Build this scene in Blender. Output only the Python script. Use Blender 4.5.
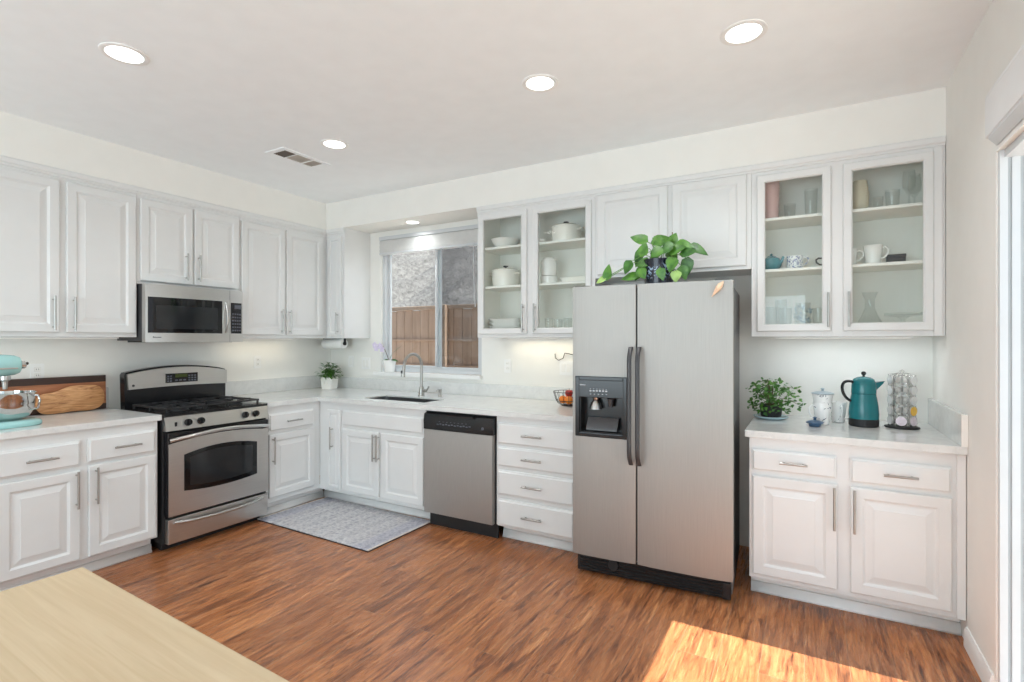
import bpy, bmesh, math, random
from mathutils import Vector, Matrix
random.seed(7)
PI = math.pi
sc = bpy.context.scene
C = sc.collection
for o in list(bpy.data.objects): bpy.data.objects.remove(o, do_unlink=True)

# ------------------------------------------------------------------ camera, sky, sun, daylight, exposure
cam_d = bpy.data.cameras.new('camera'); cam = bpy.data.objects.new('camera', cam_d); C.objects.link(cam)
cam_d.sensor_width = 36.0; cam_d.lens = 520.67/1024*36.0; cam_d.clip_start = 0.02
cam.location = (0, 0, 1.398); cam.rotation_euler = (PI/2, 0, math.radians(29.677))
sc.camera = cam
sc.view_settings.view_transform = 'Standard'; sc.view_settings.look = 'None'
sc.view_settings.gamma = 1.0; sc.view_settings.use_curve_mapping = False
sc.view_settings.exposure = -0.13
sc.cycles.transparent_max_bounces = 32; sc.cycles.diffuse_bounces = 8; sc.cycles.max_bounces = 16

w = bpy.data.worlds.new('sky'); sc.world = w; w.use_nodes = True
nt = w.node_tree; bg = nt.nodes['Background']
geo = nt.nodes.new('ShaderNodeTexCoord'); sp = nt.nodes.new('ShaderNodeSeparateXYZ')
rmp = nt.nodes.new('ShaderNodeValToRGB')
rmp.color_ramp.elements[0].position = 0.0; rmp.color_ramp.elements[0].color = (0.86, 0.91, 1.0, 1)
rmp.color_ramp.elements[1].position = 0.8; rmp.color_ramp.elements[1].color = (0.52, 0.70, 1.0, 1)
nt.links.new(geo.outputs['Generated'], sp.inputs[0]); nt.links.new(sp.outputs['Z'], rmp.inputs[0])
nt.links.new(rmp.outputs[0], bg.inputs[0]); bg.inputs[1].default_value = 1.0

def lamp(name, kind, loc, energy, color=(1, 1, 1), rot=None, aim=None, parent=None, **kw):
    d = bpy.data.lights.new(name, kind); d.energy = energy; d.color = color
    for k, v in kw.items():
        setattr(d, k, v)
    o = bpy.data.objects.new(name, d); C.objects.link(o); o.location = loc
    if aim is not None: o.rotation_euler = Vector(aim).to_track_quat('-Z', 'Y').to_euler()
    if rot is not None: o.rotation_euler = rot
    if parent is not None: o.parent = parent
    return o
lamp('sun', 'SUN', (6, 1, 8), 12.5, (1.0, 0.98, 0.92), aim=(-math.cos(math.radians(57.3)), -0.002, -math.sin(math.radians(57.3))), angle=math.radians(0.4))
# daylight of the open sky entering through the patio opening, plus a fill lamp added at an unseen window behind the viewer
lamp('patio_daylight', 'AREA', (1.9, 0.3, 1.4), 46, (0.74, 0.91, 1.0), aim=(-1, 0.12, -0.05), shape='RECTANGLE', size=4.8, size_y=2.4)
lamp('rear_window_fill', 'AREA', (-1.75, -2.72, 1.35), 130, (0.76, 0.92, 1.0), aim=(0, 1, 0.55), shape='RECTANGLE', size=3.4, size_y=1.9)
lamp('sink_window_daylight', 'AREA', (-3.12, 4.05, 1.7), 4, (0.95, 0.98, 1.0), aim=(0, -1, -0.15), shape='RECTANGLE', size=1.1, size_y=1.1)

# ------------------------------------------------------------------ materials
def s(r, g, b):
    f = lambda c: (c/255/12.92) if c/255 <= 0.04045 else ((c/255+0.055)/1.055)**2.4
    return (f(r), f(g), f(b), 1)
class NT:
    def __init__(self, name):
        self.m = bpy.data.materials.new(name); self.m.use_nodes = True
        self.t = self.m.node_tree; self.b = self.t.nodes['Principled BSDF']; self.out = self.t.nodes['Material Output']
    def n(self, typ, **kw):
        x = self.t.nodes.new(typ)
        for k, v in kw.items(): setattr(x, k, v)
        return x
    def l(self, a, b): self.t.links.new(a, b)
    def coord(self, scale=(1, 1, 1), rot=(0, 0, 0)):
        tc = self.n('ShaderNodeTexCoord'); mp = self.n('ShaderNodeMapping')
        mp.inputs['Scale'].default_value = scale; mp.inputs['Rotation'].default_value = rot
        self.l(tc.outputs['Object'], mp.inputs['Vector']); return mp.outputs[0]
    def noise(self, vec, scale, detail=4, rough=0.5, dist=0.0):
        x = self.n('ShaderNodeTexNoise'); x.inputs['Scale'].default_value = scale; x.inputs['Detail'].default_value = detail
        x.inputs['Roughness'].default_value = rough; x.inputs['Distortion'].default_value = dist
        self.l(vec, x.inputs['Vector']); return x.outputs['Fac']
    def ramp(self, fac, stops):
        x = self.n('ShaderNodeValToRGB'); e = x.color_ramp.elements
        while len(e) < len(stops): e.new(0.5)
        for q, (p, c) in zip(e, stops): q.position = p; q.color = c
        self.l(fac, x.inputs[0]); return x.outputs[0]
    def mix(self, fac, a, b, mode='MIX'):
        x = self.n('ShaderNodeMix', data_type='RGBA', blend_type=mode)
        for sock, v in ((x.inputs[0], fac), (x.inputs[6], a), (x.inputs[7], b)):
            if isinstance(v, (int, float)): sock.default_value = v
            elif isinstance(v, tuple): sock.default_value = v
            else: self.l(v, sock)
        return x.outputs[2]
    def bump(self, fac, strength, dist=0.002):
        x = self.n('ShaderNodeBump'); x.inputs['Strength'].default_value = strength; x.inputs['Distance'].default_value = dist
        self.l(fac, x.inputs['Height']); self.l(x.outputs[0], self.b.inputs['Normal'])
    def col(self, c):
        if isinstance(c, tuple): self.b.inputs['Base Color'].default_value = c
        else: self.l(c, self.b.inputs['Base Color'])
    def rm(self, r, m=0.0):
        self.b.inputs['Roughness'].default_value = r; self.b.inputs['Metallic'].default_value = m
def simple(name, c, rough=0.5, metal=0.0, var=0.05, scale=8, bump=0, bscale=60, stretch=(1, 1, 1), spec=None):
    k = NT(name); v = k.coord(stretch); f = k.noise(v, scale)
    d = tuple(max(0, x*(1-var)) for x in c[:3])+(1,); e = tuple(min(1, x*(1+var)) for x in c[:3])+(1,)
    k.col(k.ramp(f, [(0.3, d), (0.7, e)])); k.rm(rough, metal)
    if bump: k.bump(k.noise(v, bscale, 3), bump)
    if spec is not None: k.b.inputs['Specular IOR Level'].default_value = spec
    return k.m
M = {}
M['cabinet'] = simple('white_cabinet_paint', s(224, 225, 224), 0.38, var=0.012)
M['inside'] = simple('cabinet_inside_paint', s(240, 240, 234), 0.5, var=0.012)
M['wall'] = simple('cream_wall_paint', s(237, 236, 231), 0.75, var=0.012, bump=0.06, bscale=180)
M['wall_grey'] = simple('soft_wall_paint', s(236, 234, 229), 0.75, var=0.012, bump=0.06, bscale=180)
M['ceiling'] = simple('ceiling_paint', s(244, 248, 250), 0.85, var=0.015, bump=0.12, bscale=140)
M['trim'] = simple('white_trim_paint', s(240, 240, 238), 0.4, var=0.01)
M['vinyl'] = simple('white_vinyl', s(205, 208, 210), 0.35, var=0.01)
M['gasket'] = simple('shaded_step_vinyl', s(176, 180, 182), 0.7)  # recess shade of the patio jamb put into a grey
M['nickel'] = simple('brushed_nickel', s(176, 174, 170), 0.3, 1.0, var=0.05, scale=40)
M['chrome'] = simple('polished_steel', s(205, 204, 202), 0.09, 1.0, var=0.03)
M['black'] = simple('gloss_black_plastic', s(24, 24, 26), 0.22, var=0.1)
M['matteblack'] = simple('matt_black', s(30, 30, 31), 0.55, var=0.1)
M['glassblack'] = simple('black_oven_glass', s(16, 16, 18), 0.05, var=0.1)
M['glassgrey'] = simple('smoked_oven_glass', s(36, 38, 40), 0.07, var=0.15)
M['iron'] = simple('cast_iron', s(34, 34, 36), 0.5, var=0.15, bump=0.2)
M['darkgrey'] = simple('charcoal_plastic', s(62, 62, 64), 0.35, var=0.06)
M['fridgeside'] = simple('dark_textured_side', s(104, 104, 104), 0.5, var=0.08, bump=0.2, bscale=200)
M['mark'] = simple('pale_printed_mark', s(190, 194, 198), 0.5, var=0.05)
M['darkmark'] = simple('dark_printed_mark', s(50, 50, 52), 0.5, var=0.05)
M['lcd'] = simple('dim_green_display', s(64, 74, 34), 0.2, var=0.1)
M['button'] = simple('grey_buttons', s(92, 96, 106), 0.4, var=0.1)
M['ceramic'] = simple('white_ceramic', s(242, 241, 237), 0.16, var=0.015)
M['offwhite'] = simple('cream_enamel', s(240, 238, 230), 0.2, var=0.015)
M['cream'] = simple('cream_stoneware', s(222, 213, 190), 0.35, var=0.05)
M['pink'] = simple('blush_glass', s(224, 190, 186), 0.2, var=0.04)
M['tealpot'] = simple('teal_glaze', s(72, 132, 140), 0.18, var=0.12, scale=14)
M['kettle'] = simple('teal_enamel', s(26, 112, 118), 0.22, var=0.05)
M['aqua'] = simple('aqua_enamel', s(164, 210, 208), 0.15, var=0.02)
M['slate'] = simple('slate_blue_silicone', s(62, 92, 122), 0.35, var=0.1)
M['greylid'] = simple('grey_blue_silicone', s(160, 176, 184), 0.3, var=0.08)
M['saucer'] = simple('pale_blue_dish', s(196, 222, 230), 0.2, var=0.03)
M['paper'] = simple('paper_towel', s(246, 246, 244), 0.9, var=0.01, bump=0.3, bscale=160)
M['soil'] = simple('potting_soil', s(52, 38, 28), 0.95, var=0.3, scale=60, bump=0.6)
M['stem'] = simple('green_stem', s(104, 146, 62), 0.5, var=0.15)
M['vine'] = simple('brown_stem', s(92, 74, 46), 0.6, var=0.15)
M['leafpale'] = simple('pale_leaf', s(158, 190, 110), 0.4, var=0.2, scale=26)
M['petal'] = simple('lilac_petal', s(228, 218, 238), 0.5, var=0.06, scale=40)
M['orange'] = simple('orange_peel', s(232, 132, 36), 0.45, var=0.08, scale=30, bump=0.3, bscale=260)
M['apple'] = simple('red_apple_skin', s(172, 40, 36), 0.28, var=0.3, scale=9, stretch=(3, 3, 1))
M['foil'] = simple('pod_foil_lid', s(226, 226, 226), 0.25, 0.5, var=0.04)
M['foilyellow'] = simple('yellow_foil_lid', s(232, 184, 74), 0.35, var=0.12, scale=40)
M['foillilac'] = simple('lilac_foil_lid', s(216, 202, 210), 0.35, var=0.12, scale=40)
M['shell'] = simple('shell_peach', s(236, 200, 168), 0.3, var=0.16, scale=60)
M['cord'] = simple('dark_cord', s(44, 42, 40), 0.5, var=0.05)
M['shade'] = simple('grey_cellular_fabric', s(206, 206, 204), 0.9, var=0.03, scale=30)
M['shadewhite'] = simple('white_shade_fabric', s(226, 226, 226), 0.8, var=0.02)
M['concrete'] = simple('patio_concrete', s(196, 190, 180), 0.9, var=0.08, scale=3, bump=0.2)
M['ventdark'] = simple('vent_painted_shade', s(96, 88, 80), 0.7, var=0.1)
M['ventpale'] = simple('vent_pale_metal', s(206, 200, 192), 0.6, var=0.05)
M['ventgrey'] = simple('vent_grey_metal', s(150, 144, 136), 0.6, var=0.06)

def steel(name, c, rough, axis):
    k = NT(name); st = {'x': (2, 220, 220), 'z': (220, 220, 2)}[axis]
    f = k.noise(k.coord(st), 3, 3); d = tuple(x*0.9 for x in c[:3])+(1,)
    k.col(k.ramp(f, [(0.3, d), (0.7, c)])); k.rm(rough, 1.0)
    k.b.inputs['Anisotropic'].default_value = 0.4
    k.bump(f, 0.06, 0.0005); return k.m
M['steel'] = steel('brushed_stainless_upright', s(186, 184, 180), 0.62, 'z')
M['steelh'] = steel('brushed_stainless_across', s(205, 203, 199), 0.33, 'x')
M['steelflat'] = simple('satin_stainless', s(196, 195, 192), 0.3, 1.0, var=0.03, scale=20)
M['sinksteel'] = simple('sink_stainless', s(112, 112, 113), 0.4, 1.0, var=0.06, scale=30)

def quartz():
    k = NT('white_veined_quartz'); v = k.coord()
    a = k.noise(v, 3.2, 8, 0.62, 1.6); b = k.noise(v, 14, 6, 0.6, 0.4)
    vein = k.ramp(a, [(0.475, (0, 0, 0, 1)), (0.50, (1, 1, 1, 1)), (0.525, (0, 0, 0, 1))])
    base = k.ramp(b, [(0.3, s(214, 215, 213)), (0.7, s(224, 225, 223))])
    mx = k.n('ShaderNodeMath', operation='MULTIPLY'); k.l(vein, mx.inputs[0]); mx.inputs[1].default_value = 0.14
    k.col(k.mix(mx.outputs[0], base, s(172, 174, 177))); k.rm(0.16); return k.m
M['quartz'] = quartz()

def floor_mat():
    k = NT('reddish_wood_planks'); tc = k.n('ShaderNodeTexCoord')
    sx = k.n('ShaderNodeSeparateXYZ'); k.l(tc.outputs['Object'], sx.inputs[0])
    cx = k.n('ShaderNodeCombineXYZ'); k.l(sx.outputs['Y'], cx.inputs[0]); sh_x = k.n('ShaderNodeMath', operation='ADD'); sh_x.inputs[1].default_value = 0.0155; k.l(sx.outputs['X'], sh_x.inputs[0]); k.l(sh_x.outputs[0], cx.inputs[1])
    br = k.n('ShaderNodeTexBrick'); br.offset = 0.37; br.offset_frequency = 2
    k.l(cx.outputs[0], br.inputs['Vector'])
    br.inputs['Color1'].default_value = (0, 0, 0, 1); br.inputs['Color2'].default_value = (1, 1, 1, 1); br.inputs['Mortar'].default_value = (0.5, 0.5, 0.5, 1)
    br.inputs['Scale'].default_value = 1.0; br.inputs['Mortar Size'].default_value = 0.0012; br.inputs['Mortar Smooth'].default_value = 0.3
    br.inputs['Brick Width'].default_value = 1.21; br.inputs['Row Height'].default_value = 0.1675
    # each plank shifts the grain
    off = k.n('ShaderNodeVectorMath', operation='MULTIPLY_ADD'); k.l(br.outputs['Color'], off.inputs[0])
    off.inputs[1].default_value = (3.1, 7.7, 1.9); k.l(tc.outputs['Object'], off.inputs[2])
    def streak(sx_, sy_, det, rgh, dst):
        mp = k.n('ShaderNodeMapping'); mp.inputs['Scale'].default_value = (sx_, sy_, 1); k.l(off.outputs[0], mp.inputs[0])
        return k.noise(mp.outputs[0], 1.0, det, rgh, dst)
    g = streak(80, 4.2, 5, 0.7, 0.5); g2 = streak(15, 2.2, 6, 0.65, 1.3); g3 = streak(24, 7.0, 4, 0.6, 0.8)
    c = k.ramp(g, [(0.36, s(78, 46, 34)), (0.45, s(160, 100, 63)), (0.55, s(186, 120, 77)), (0.68, s(222, 166, 116))])
    c2 = k.ramp(g2, [(0.39, s(70, 41, 31)), (0.48, s(160, 100, 63)), (0.62, s(198, 134, 88))])
    c = k.mix(0.5, c, c2)
    kn = k.ramp(g3, [(0.29, (0.42, 0.36, 0.33, 1)), (0.41, (1, 1, 1, 1))]); c = k.mix(0.8, c, kn, 'MULTIPLY')
    tone = k.ramp(br.outputs['Color'], [(0.0, (0.84, 0.82, 0.81, 1)), (1.0, (1.08, 1.08, 1.06, 1))])
    c = k.mix(1.0, c, tone, 'MULTIPLY')
    c = k.mix(br.outputs['Fac'], c, s(168, 128, 98))  # bevel glints along the seams painted as a paler tone
    k.col(c)
    r = k.ramp(g, [(0.3, (0.32, 0.32, 0.32, 1)), (0.7, (0.24, 0.24, 0.24, 1))]); k.l(r, k.b.inputs['Roughness'])
    k.bump(g, 0.05, 0.001); return k.m
M['floor'] = floor_mat()

def wood(name, stops, stretch, scale=1.0, dist=1.2, rough=0.45):
    k = NT(name); f = k.noise(k.coord(stretch), scale, 6, 0.6, dist); k.col(k.ramp(f, stops)); k.rm(rough)
    k.bump(f, 0.05, 0.001); return k.m
M['tabletop'] = wood('pale_blond_wood', [(0.25, s(200, 174, 137)), (0.5, s(208, 184, 149)), (0.75, s(216, 194, 161))], (2.2, 60, 3), 0.9, 0.8, 0.5)
M['walnut'] = wood('mahogany_board', [(0.3, s(134, 82, 52)), (0.55, s(170, 110, 74)), (0.75, s(190, 134, 96))], (3, 2, 22), 1.0, 0.9)
M['darkwood'] = wood('dark_walnut_edge', [(0.3, s(38, 22, 16)), (0.7, s(66, 40, 28))], (3, 3, 30), 1.0, 0.8)
M['olive'] = wood('olive_wood', [(0.28, s(112, 70, 38)), (0.42, s(176, 122, 76)), (0.6, s(204, 152, 102)), (0.8, s(218, 176, 128))], (2, 2.0, 12), 2.4, 2.4)
M['fence'] = wood('weathered_fence_wood', [(0.25, s(164, 136, 114)), (0.5, s(184, 155, 133)), (0.75, s(198, 170, 149))], (10, 10, 0.8), 1.0, 0.6, 0.85)
M['fencepost'] = wood('fence_post_wood', [(0.25, s(160, 136, 116)), (0.75, s(184, 160, 140))], (12, 12, 0.8), 1.0, 0.6, 0.85)

def glass(name, tint, refl_gain=1.0):
    k = NT(name); t = k.t; t.nodes.remove(k.b)
    tr = k.n('ShaderNodeBsdfTransparent'); tr.inputs[0].default_value = tint
    gl = k.n('ShaderNodeBsdfGlossy'); gl.inputs['Roughness'].default_value = 0.015
    lw = k.n('ShaderNodeLayerWeight'); lw.inputs['Blend'].default_value = 0.5
    pw = k.n('ShaderNodeMath', operation='POWER'); k.l(lw.outputs['Facing'], pw.inputs[0]); pw.inputs[1].default_value = 4.0
    mu = k.n('ShaderNodeMath', operation='MULTIPLY_ADD'); k.l(pw.outputs[0], mu.inputs[0]); mu.inputs[1].default_value = 0.5*refl_gain; mu.inputs[2].default_value = 0.022*refl_gain
    mx = k.n('ShaderNodeMixShader'); k.l(mu.outputs[0], mx.inputs[0]); k.l(tr.outputs[0], mx.inputs[1]); k.l(gl.outputs[0], mx.inputs[2])
    k.l(mx.outputs[0], k.out.inputs[0]); return k.m
M['pane'] = glass('cabinet_glass', (0.97, 0.98, 0.975, 1), 1.1)
M['windowpane'] = glass('window_glass', (0.95, 0.97, 0.97, 1), 0.8)
M['tumbler'] = glass('clear_tableware_glass', (0.955, 0.962, 0.958, 1), 1.5)
M['screen'] = glass('grey_insect_screen', (0.70, 0.70, 0.71, 1), 0.2)
M['podplastic'] = simple('pale_pod_plastic', s(222, 220, 216), 0.25, var=0.03)

def leafmat(name, a, b):
    k = NT(name); v = k.coord(); f = k.noise(v, 30, 3)
    k.col(k.ramp(f, [(0.3, a), (0.7, b)])); k.rm(0.38); return k.m
M['leaf'] = leafmat('bright_green_leaf', s(46, 96, 28), s(92, 142, 50))
M['leafdark'] = leafmat('deep_green_leaf', s(32, 78, 24), s(72, 124, 44))

def navy():
    k = NT('navy_glaze_with_white_motif'); v = k.coord((1, 1, 1)); f = k.noise(v, 34, 3, 0.5, 1.4)
    tc = k.n('ShaderNodeTexCoord'); sx = k.n('ShaderNodeSeparateXYZ'); k.l(tc.outputs['Object'], sx.inputs[0])
    band = k.ramp(sx.outputs['Z'], [(0.06, (0, 0, 0, 1)), (0.075, (1, 1, 1, 1)), (0.135, (1, 1, 1, 1)), (0.15, (0, 0, 0, 1))])
    pat = k.ramp(f, [(0.54, (0, 0, 0, 1)), (0.60, (1, 1, 1, 1))])
    mm = k.mix(1.0, band, pat, 'MULTIPLY')
    k.col(k.mix(mm, s(14, 20, 36), s(140, 160, 180))); k.rm(0.2); return k.m
M['navy'] = navy()
def bluewhite(name, ink, scale=46, th=0.66):
    k = NT(name); v = k.coord(); f = k.noise(v, scale, 2, 0.5, 1.6)
    k.col(k.ramp(f, [(th, s(242, 242, 240)), (th+0.02, ink)])); k.rm(0.18); return k.m
M['bluewhite'] = bluewhite('blue_pattern_ceramic', s(74, 92, 150), 70, 0.54)
M['polka'] = bluewhite('grey_motif_ceramic', s(96, 104, 118), 30)

def rugmat():
    k = NT('grey_woven_rug'); tc = k.n('ShaderNodeTexCoord')
    mp = k.n('ShaderNodeMapping'); mp.inputs['Scale'].default_value = (1, 1, 1); k.l(tc.outputs['Object'], mp.inputs[0])
    vo = k.n('ShaderNodeTexVoronoi', feature='SMOOTH_F1'); vo.inputs['Scale'].default_value = 17; vo.inputs['Randomness'].default_value = 0.35
    k.l(mp.outputs[0], vo.inputs['Vector'])
    wv = k.n('ShaderNodeTexWave', wave_type='BANDS', bands_direction='X'); wv.inputs['Scale'].default_value = 2.3; wv.inputs['Distortion'].default_value = 1.5
    wv.inputs['Detail Scale'].default_value = 6; k.l(mp.outputs[0], wv.inputs['Vector'])
    f = k.noise(mp.outputs[0], 60, 4, 0.6)
    a = k.ramp(vo.outputs['Distance'], [(0.15, s(132, 134, 152)), (0.34, s(206, 205, 205)), (0.55, s(188, 187, 189)), (0.8, s(146, 146, 158))])
    b = k.ramp(wv.outputs['Fac'], [(0.15, s(160, 158, 161)), (0.5, s(204, 202, 202))])
    sx = k.n('ShaderNodeSeparateXYZ'); k.l(tc.outputs['Object'], sx.inputs[0])
    ab = k.n('ShaderNodeMath', operation='ABSOLUTE'); k.l(sx.outputs['X'], ab.inputs[0])
    bd = k.ramp(ab.outputs[0], [(0.44, (1, 1, 1, 1)), (0.47, (0.84, 0.85, 0.92, 1))])
    c = k.mix(0.4, a, b); c = k.mix(0.4, c, k.ramp(f, [(0.38, s(136, 137, 150)), (0.6, s(218, 216, 216))])); c = k.mix(1.0, c, bd, 'MULTIPLY')
    k.col(c); k.rm(0.95); k.bump(f, 0.5, 0.003); return k.m
M['rug'] = rugmat()
M['rugedge'] = simple('pale_rug_binding', s(214, 206, 198), 0.9, var=0.05, scale=60)
M['rugback'] = simple('dark_rug_backing', s(48, 44, 46), 0.9)
def hillmat():
    k = NT('bleached_dry_slope'); v = k.coord((1, 1, 1)); f = k.noise(v, 2.2, 9, 0.68, 1.2); g = k.noise(v, 11, 6, 0.7, 0.5)
    c = k.mix(0.5, k.ramp(f, [(0.3, s(90, 87, 85)), (0.5, s(114, 111, 109)), (0.66, s(138, 135, 132))]), k.ramp(g, [(0.38, s(84, 81, 79)), (0.6, s(150, 147, 144))]))
    k.col(c); k.rm(0.95); k.bump(g, 0.8, 0.06); return k.m
M['hill'] = hillmat()
def emit(name, c, st):
    k = NT(name); k.col(c); k.b.inputs['Emission Color'].default_value = c; k.b.inputs['Emission Strength'].default_value = st; return k.m
M['lens'] = emit('glowing_light_lens', (1.0, 0.98, 0.95, 1), 5.0)

M['softlens'] = emit('frosted_strip_lens', (1.0, 0.96, 0.9, 1), 0.5)

# ------------------------------------------------------------------ mesh helpers
class MB:
    def __init__(self): self.bm = bmesh.new(); self.mi = 0
    def _faces(self, fs):
        for f in fs: f.material_index = self.mi; f.smooth = False
    def face(self, vs):
        try: f = self.bm.faces.new(vs); f.material_index = self.mi; f.smooth = True; return f
        except ValueError: return None
    def box(self, x0, x1, y0, y1, z0, z1, bev=0.0, seg=2):
        before = set(self.bm.faces)
        r = bmesh.ops.create_cube(self.bm, size=1.0)
        for v in r['verts']:
            v.co = Vector(((x0+x1)/2+v.co.x*(x1-x0), (y0+y1)/2+v.co.y*(y1-y0), (z0+z1)/2+v.co.z*(z1-z0)))
        if bev:
            es = list(set(e for v in r['verts'] for e in v.link_edges))
            q = bmesh.ops.bevel(self.bm, geom=es, offset=bev, segments=seg, profile=0.7, affect='EDGES')
        self._faces([f for f in self.bm.faces if f not in before])
        return self
    def loft(self, loops, close=True, cap0=True, cap1=True):
        vs = [[self.bm.verts.new(p) for p in L] for L in loops]
        for a, b in zip(vs, vs[1:]):
            n = len(a)
            for i in range(n if close else n-1):
                j = (i+1) % n; self.face((a[i], a[j], b[j], b[i]))
        if cap0: self.face(list(reversed(vs[0])))
        if cap1: self.face(vs[-1])
        return self
    def lathe(self, prof, c=(0, 0, 0), seg=32, axis='z', cap0=True, cap1=True, sq=1.0):
        L = []
        for r, z in prof:
            r = max(r, 1e-4); ring = []
            for i in range(seg):
                a = 2*PI*i/seg; p = (r*math.cos(a), r*math.sin(a)*sq, z)
                if axis == 'y': p = (p[0], z, -p[1])
                if axis == 'x': p = (z, p[0], p[1])
                ring.append((c[0]+p[0], c[1]+p[1], c[2]+p[2]))
            L.append(ring)
        return self.loft(L, True, cap0, cap1)
    def tube(self, pts, r, seg=8, closed=False):
        pts = [Vector(p) for p in pts]; n = len(pts); L = []
        up = None
        for i, p in enumerate(pts):
            if closed: t = pts[(i+1) % n]-pts[i-1]
            else: t = pts[min(i+1, n-1)]-pts[max(i-1, 0)]
            t.normalize()
            if up is None:
                up = Vector((0, 0, 1)) if abs(t.z) < 0.9 else Vector((1, 0, 0))
            a = t.cross(up)
            if a.length < 1e-5: a = t.orthogonal()
            a.normalize(); up = a.cross(t); up.normalize()
            rr = r[i] if isinstance(r, (list, tuple)) else r
            L.append([p+a*rr*math.cos(2*PI*k/seg)+up*rr*math.sin(2*PI*k/seg) for k in range(seg)])
        if closed: L.append(L[0])
        return self.loft(L, True, not closed, not closed)
    def prism(self, poly, a, b, plane='xz'):
        def P(u, v, d): return {'xz': (u, d, v), 'xy': (u, v, d), 'yz': (d, u, v)}[plane]
        return self.loft([[P(u, v, a) for u, v in poly], [P(u, v, b) for u, v in poly]])
    def ball(self, c, r, seg=20, sz=1.0):
        n = seg//2; prof = [(r*math.sin(PI*i/n), -r*sz*math.cos(PI*i/n)) for i in range(n+1)]
        return self.lathe(prof, c, seg)
    def build(self, name, mats, parent=None, angle=35, loc=None, rot=None):
        bmesh.ops.remove_doubles(self.bm, verts=self.bm.verts, dist=1e-6)
        bmesh.ops.recalc_face_normals(self.bm, faces=self.bm.faces)
        me = bpy.data.meshes.new(name); self.bm.to_mesh(me); self.bm.free()
        for m in (mats if isinstance(mats, (list, tuple)) else [mats]): me.materials.append(M[m])
        flags = [p.use_smooth for p in me.polygons]
        me.set_sharp_from_angle(angle=math.radians(angle))
        me.polygons.foreach_set('use_smooth', flags)
        o = bpy.data.objects.new(name, me); C.objects.link(o)
        if parent is not None: o.parent = parent
        if loc is not None: o.location = loc
        if rot is not None: o.rotation_euler = rot
        return o
def tag(o, label, cat, group=None, kind='thing'):
    o['label'] = label; o['category'] = cat; o['kind'] = kind
    if group: o['group'] = group
    return o
def thing(name, label, cat, loc=(0, 0, 0), rz=0.0, group=None):
    o = bpy.data.objects.new(name, None); C.objects.link(o); o.empty_display_size = 0.1
    o.location = loc; o.rotation_euler = (0, 0, rz); return tag(o, label, cat, group)
def struct(o): o['kind'] = 'structure'; return o
def copy_tree(o, parent=None):
    c = o.copy(); C.objects.link(c)
    if parent is not None: c.parent = parent
    for ch in list(o.children): copy_tree(ch, c)
    return c
def arc(cx, cy, r, a0, a1, n): return [(cx+r*math.cos(a0+(a1-a0)*i/n), cy+r*math.sin(a0+(a1-a0)*i/n)) for i in range(n+1)]

# ------------------------------------------------------------------ room shell
XL, XR, YB, YF, ZC = -4.43, 0.631, 3.87, -2.9, 2.743
XU, YU, ZS = -4.109, 3.532, 2.485          # soffit / upper cabinet faces
struct(MB().box(XL-0.12, XR+0.14, YF-0.12, YB+0.14, -0.08, 0.0).build('floor', 'floor'))
struct(MB().box(XL-0.12, XR+0.14, YF-0.12, YB+0.14, ZC, ZC+0.12).build('ceiling', 'ceiling'))
struct(MB().box(XL-0.12, XL, YF-0.12, YB+0.14, 0, ZC).build('wall_left', 'wall'))
WX0, WX1, WZ0, WZ1 = -3.715, -2.515, 1.075, 2.43      # window over the sink
b = MB(); b.box(XL, WX0, YB, YB+0.14, 0, ZC); b.box(WX1, XR+0.14, YB, YB+0.14, 0, ZC)
b.box(WX0, WX1, YB, YB+0.14, 0, WZ0); b.box(WX0, WX1, YB, YB+0.14, WZ1, ZC)
struct(b.build('wall_back', 'wall'))
DY0, DY1, DZ = 0.72, 2.685, 2.13                       # patio opening in the right wall
b = MB(); b.box(XR, XR+0.14, DY1, YB, 0, ZC); b.box(XR, XR+0.14, YF-0.12, DY0, 0, ZC); b.box(XR, XR+0.14, DY0, DY1, DZ, ZC)
struct(b.build('wall_right', 'wall_grey'))
FX0, FX1, FZ0, FZ1 = -3.5, 0.0, 0.45, 2.4              # unseen window opening added behind the viewer to light the room
b = MB(); b.box(XL, FX0, YF-0.12, YF, 0, ZC); b.box(FX1, XR+0.14, YF-0.12, YF, 0, ZC); b.box(FX0, FX1, YF-0.12, YF, 0, FZ0); b.box(FX0, FX1, YF-0.12, YF, FZ1, ZC)
struct(b.build('wall_front', 'wall'))
struct(MB().box(XL, XU, YF, YB, ZS, ZC).build('soffit_left', 'wall'))
struct(MB().box(XU, XR, YU, YB, ZS, ZC).build('soffit_back', 'wall'))
b = MB(); b.prism([(0, 0), (-0.014, 0), (-0.014, 0.07), (-0.006, 0.09), (0, 0.09)], DY1+0.02, 3.10, 'xz')
o = struct(b.build('baseboard_right', 'trim')); o.location = (XR, 0, 0)
b = MB(); b.box(0, 0.014, YF, 0.44, 0, 0.09, 0.003); o = struct(b.build('baseboard_left', 'trim')); o.location = (XL, 0, 0)

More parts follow.
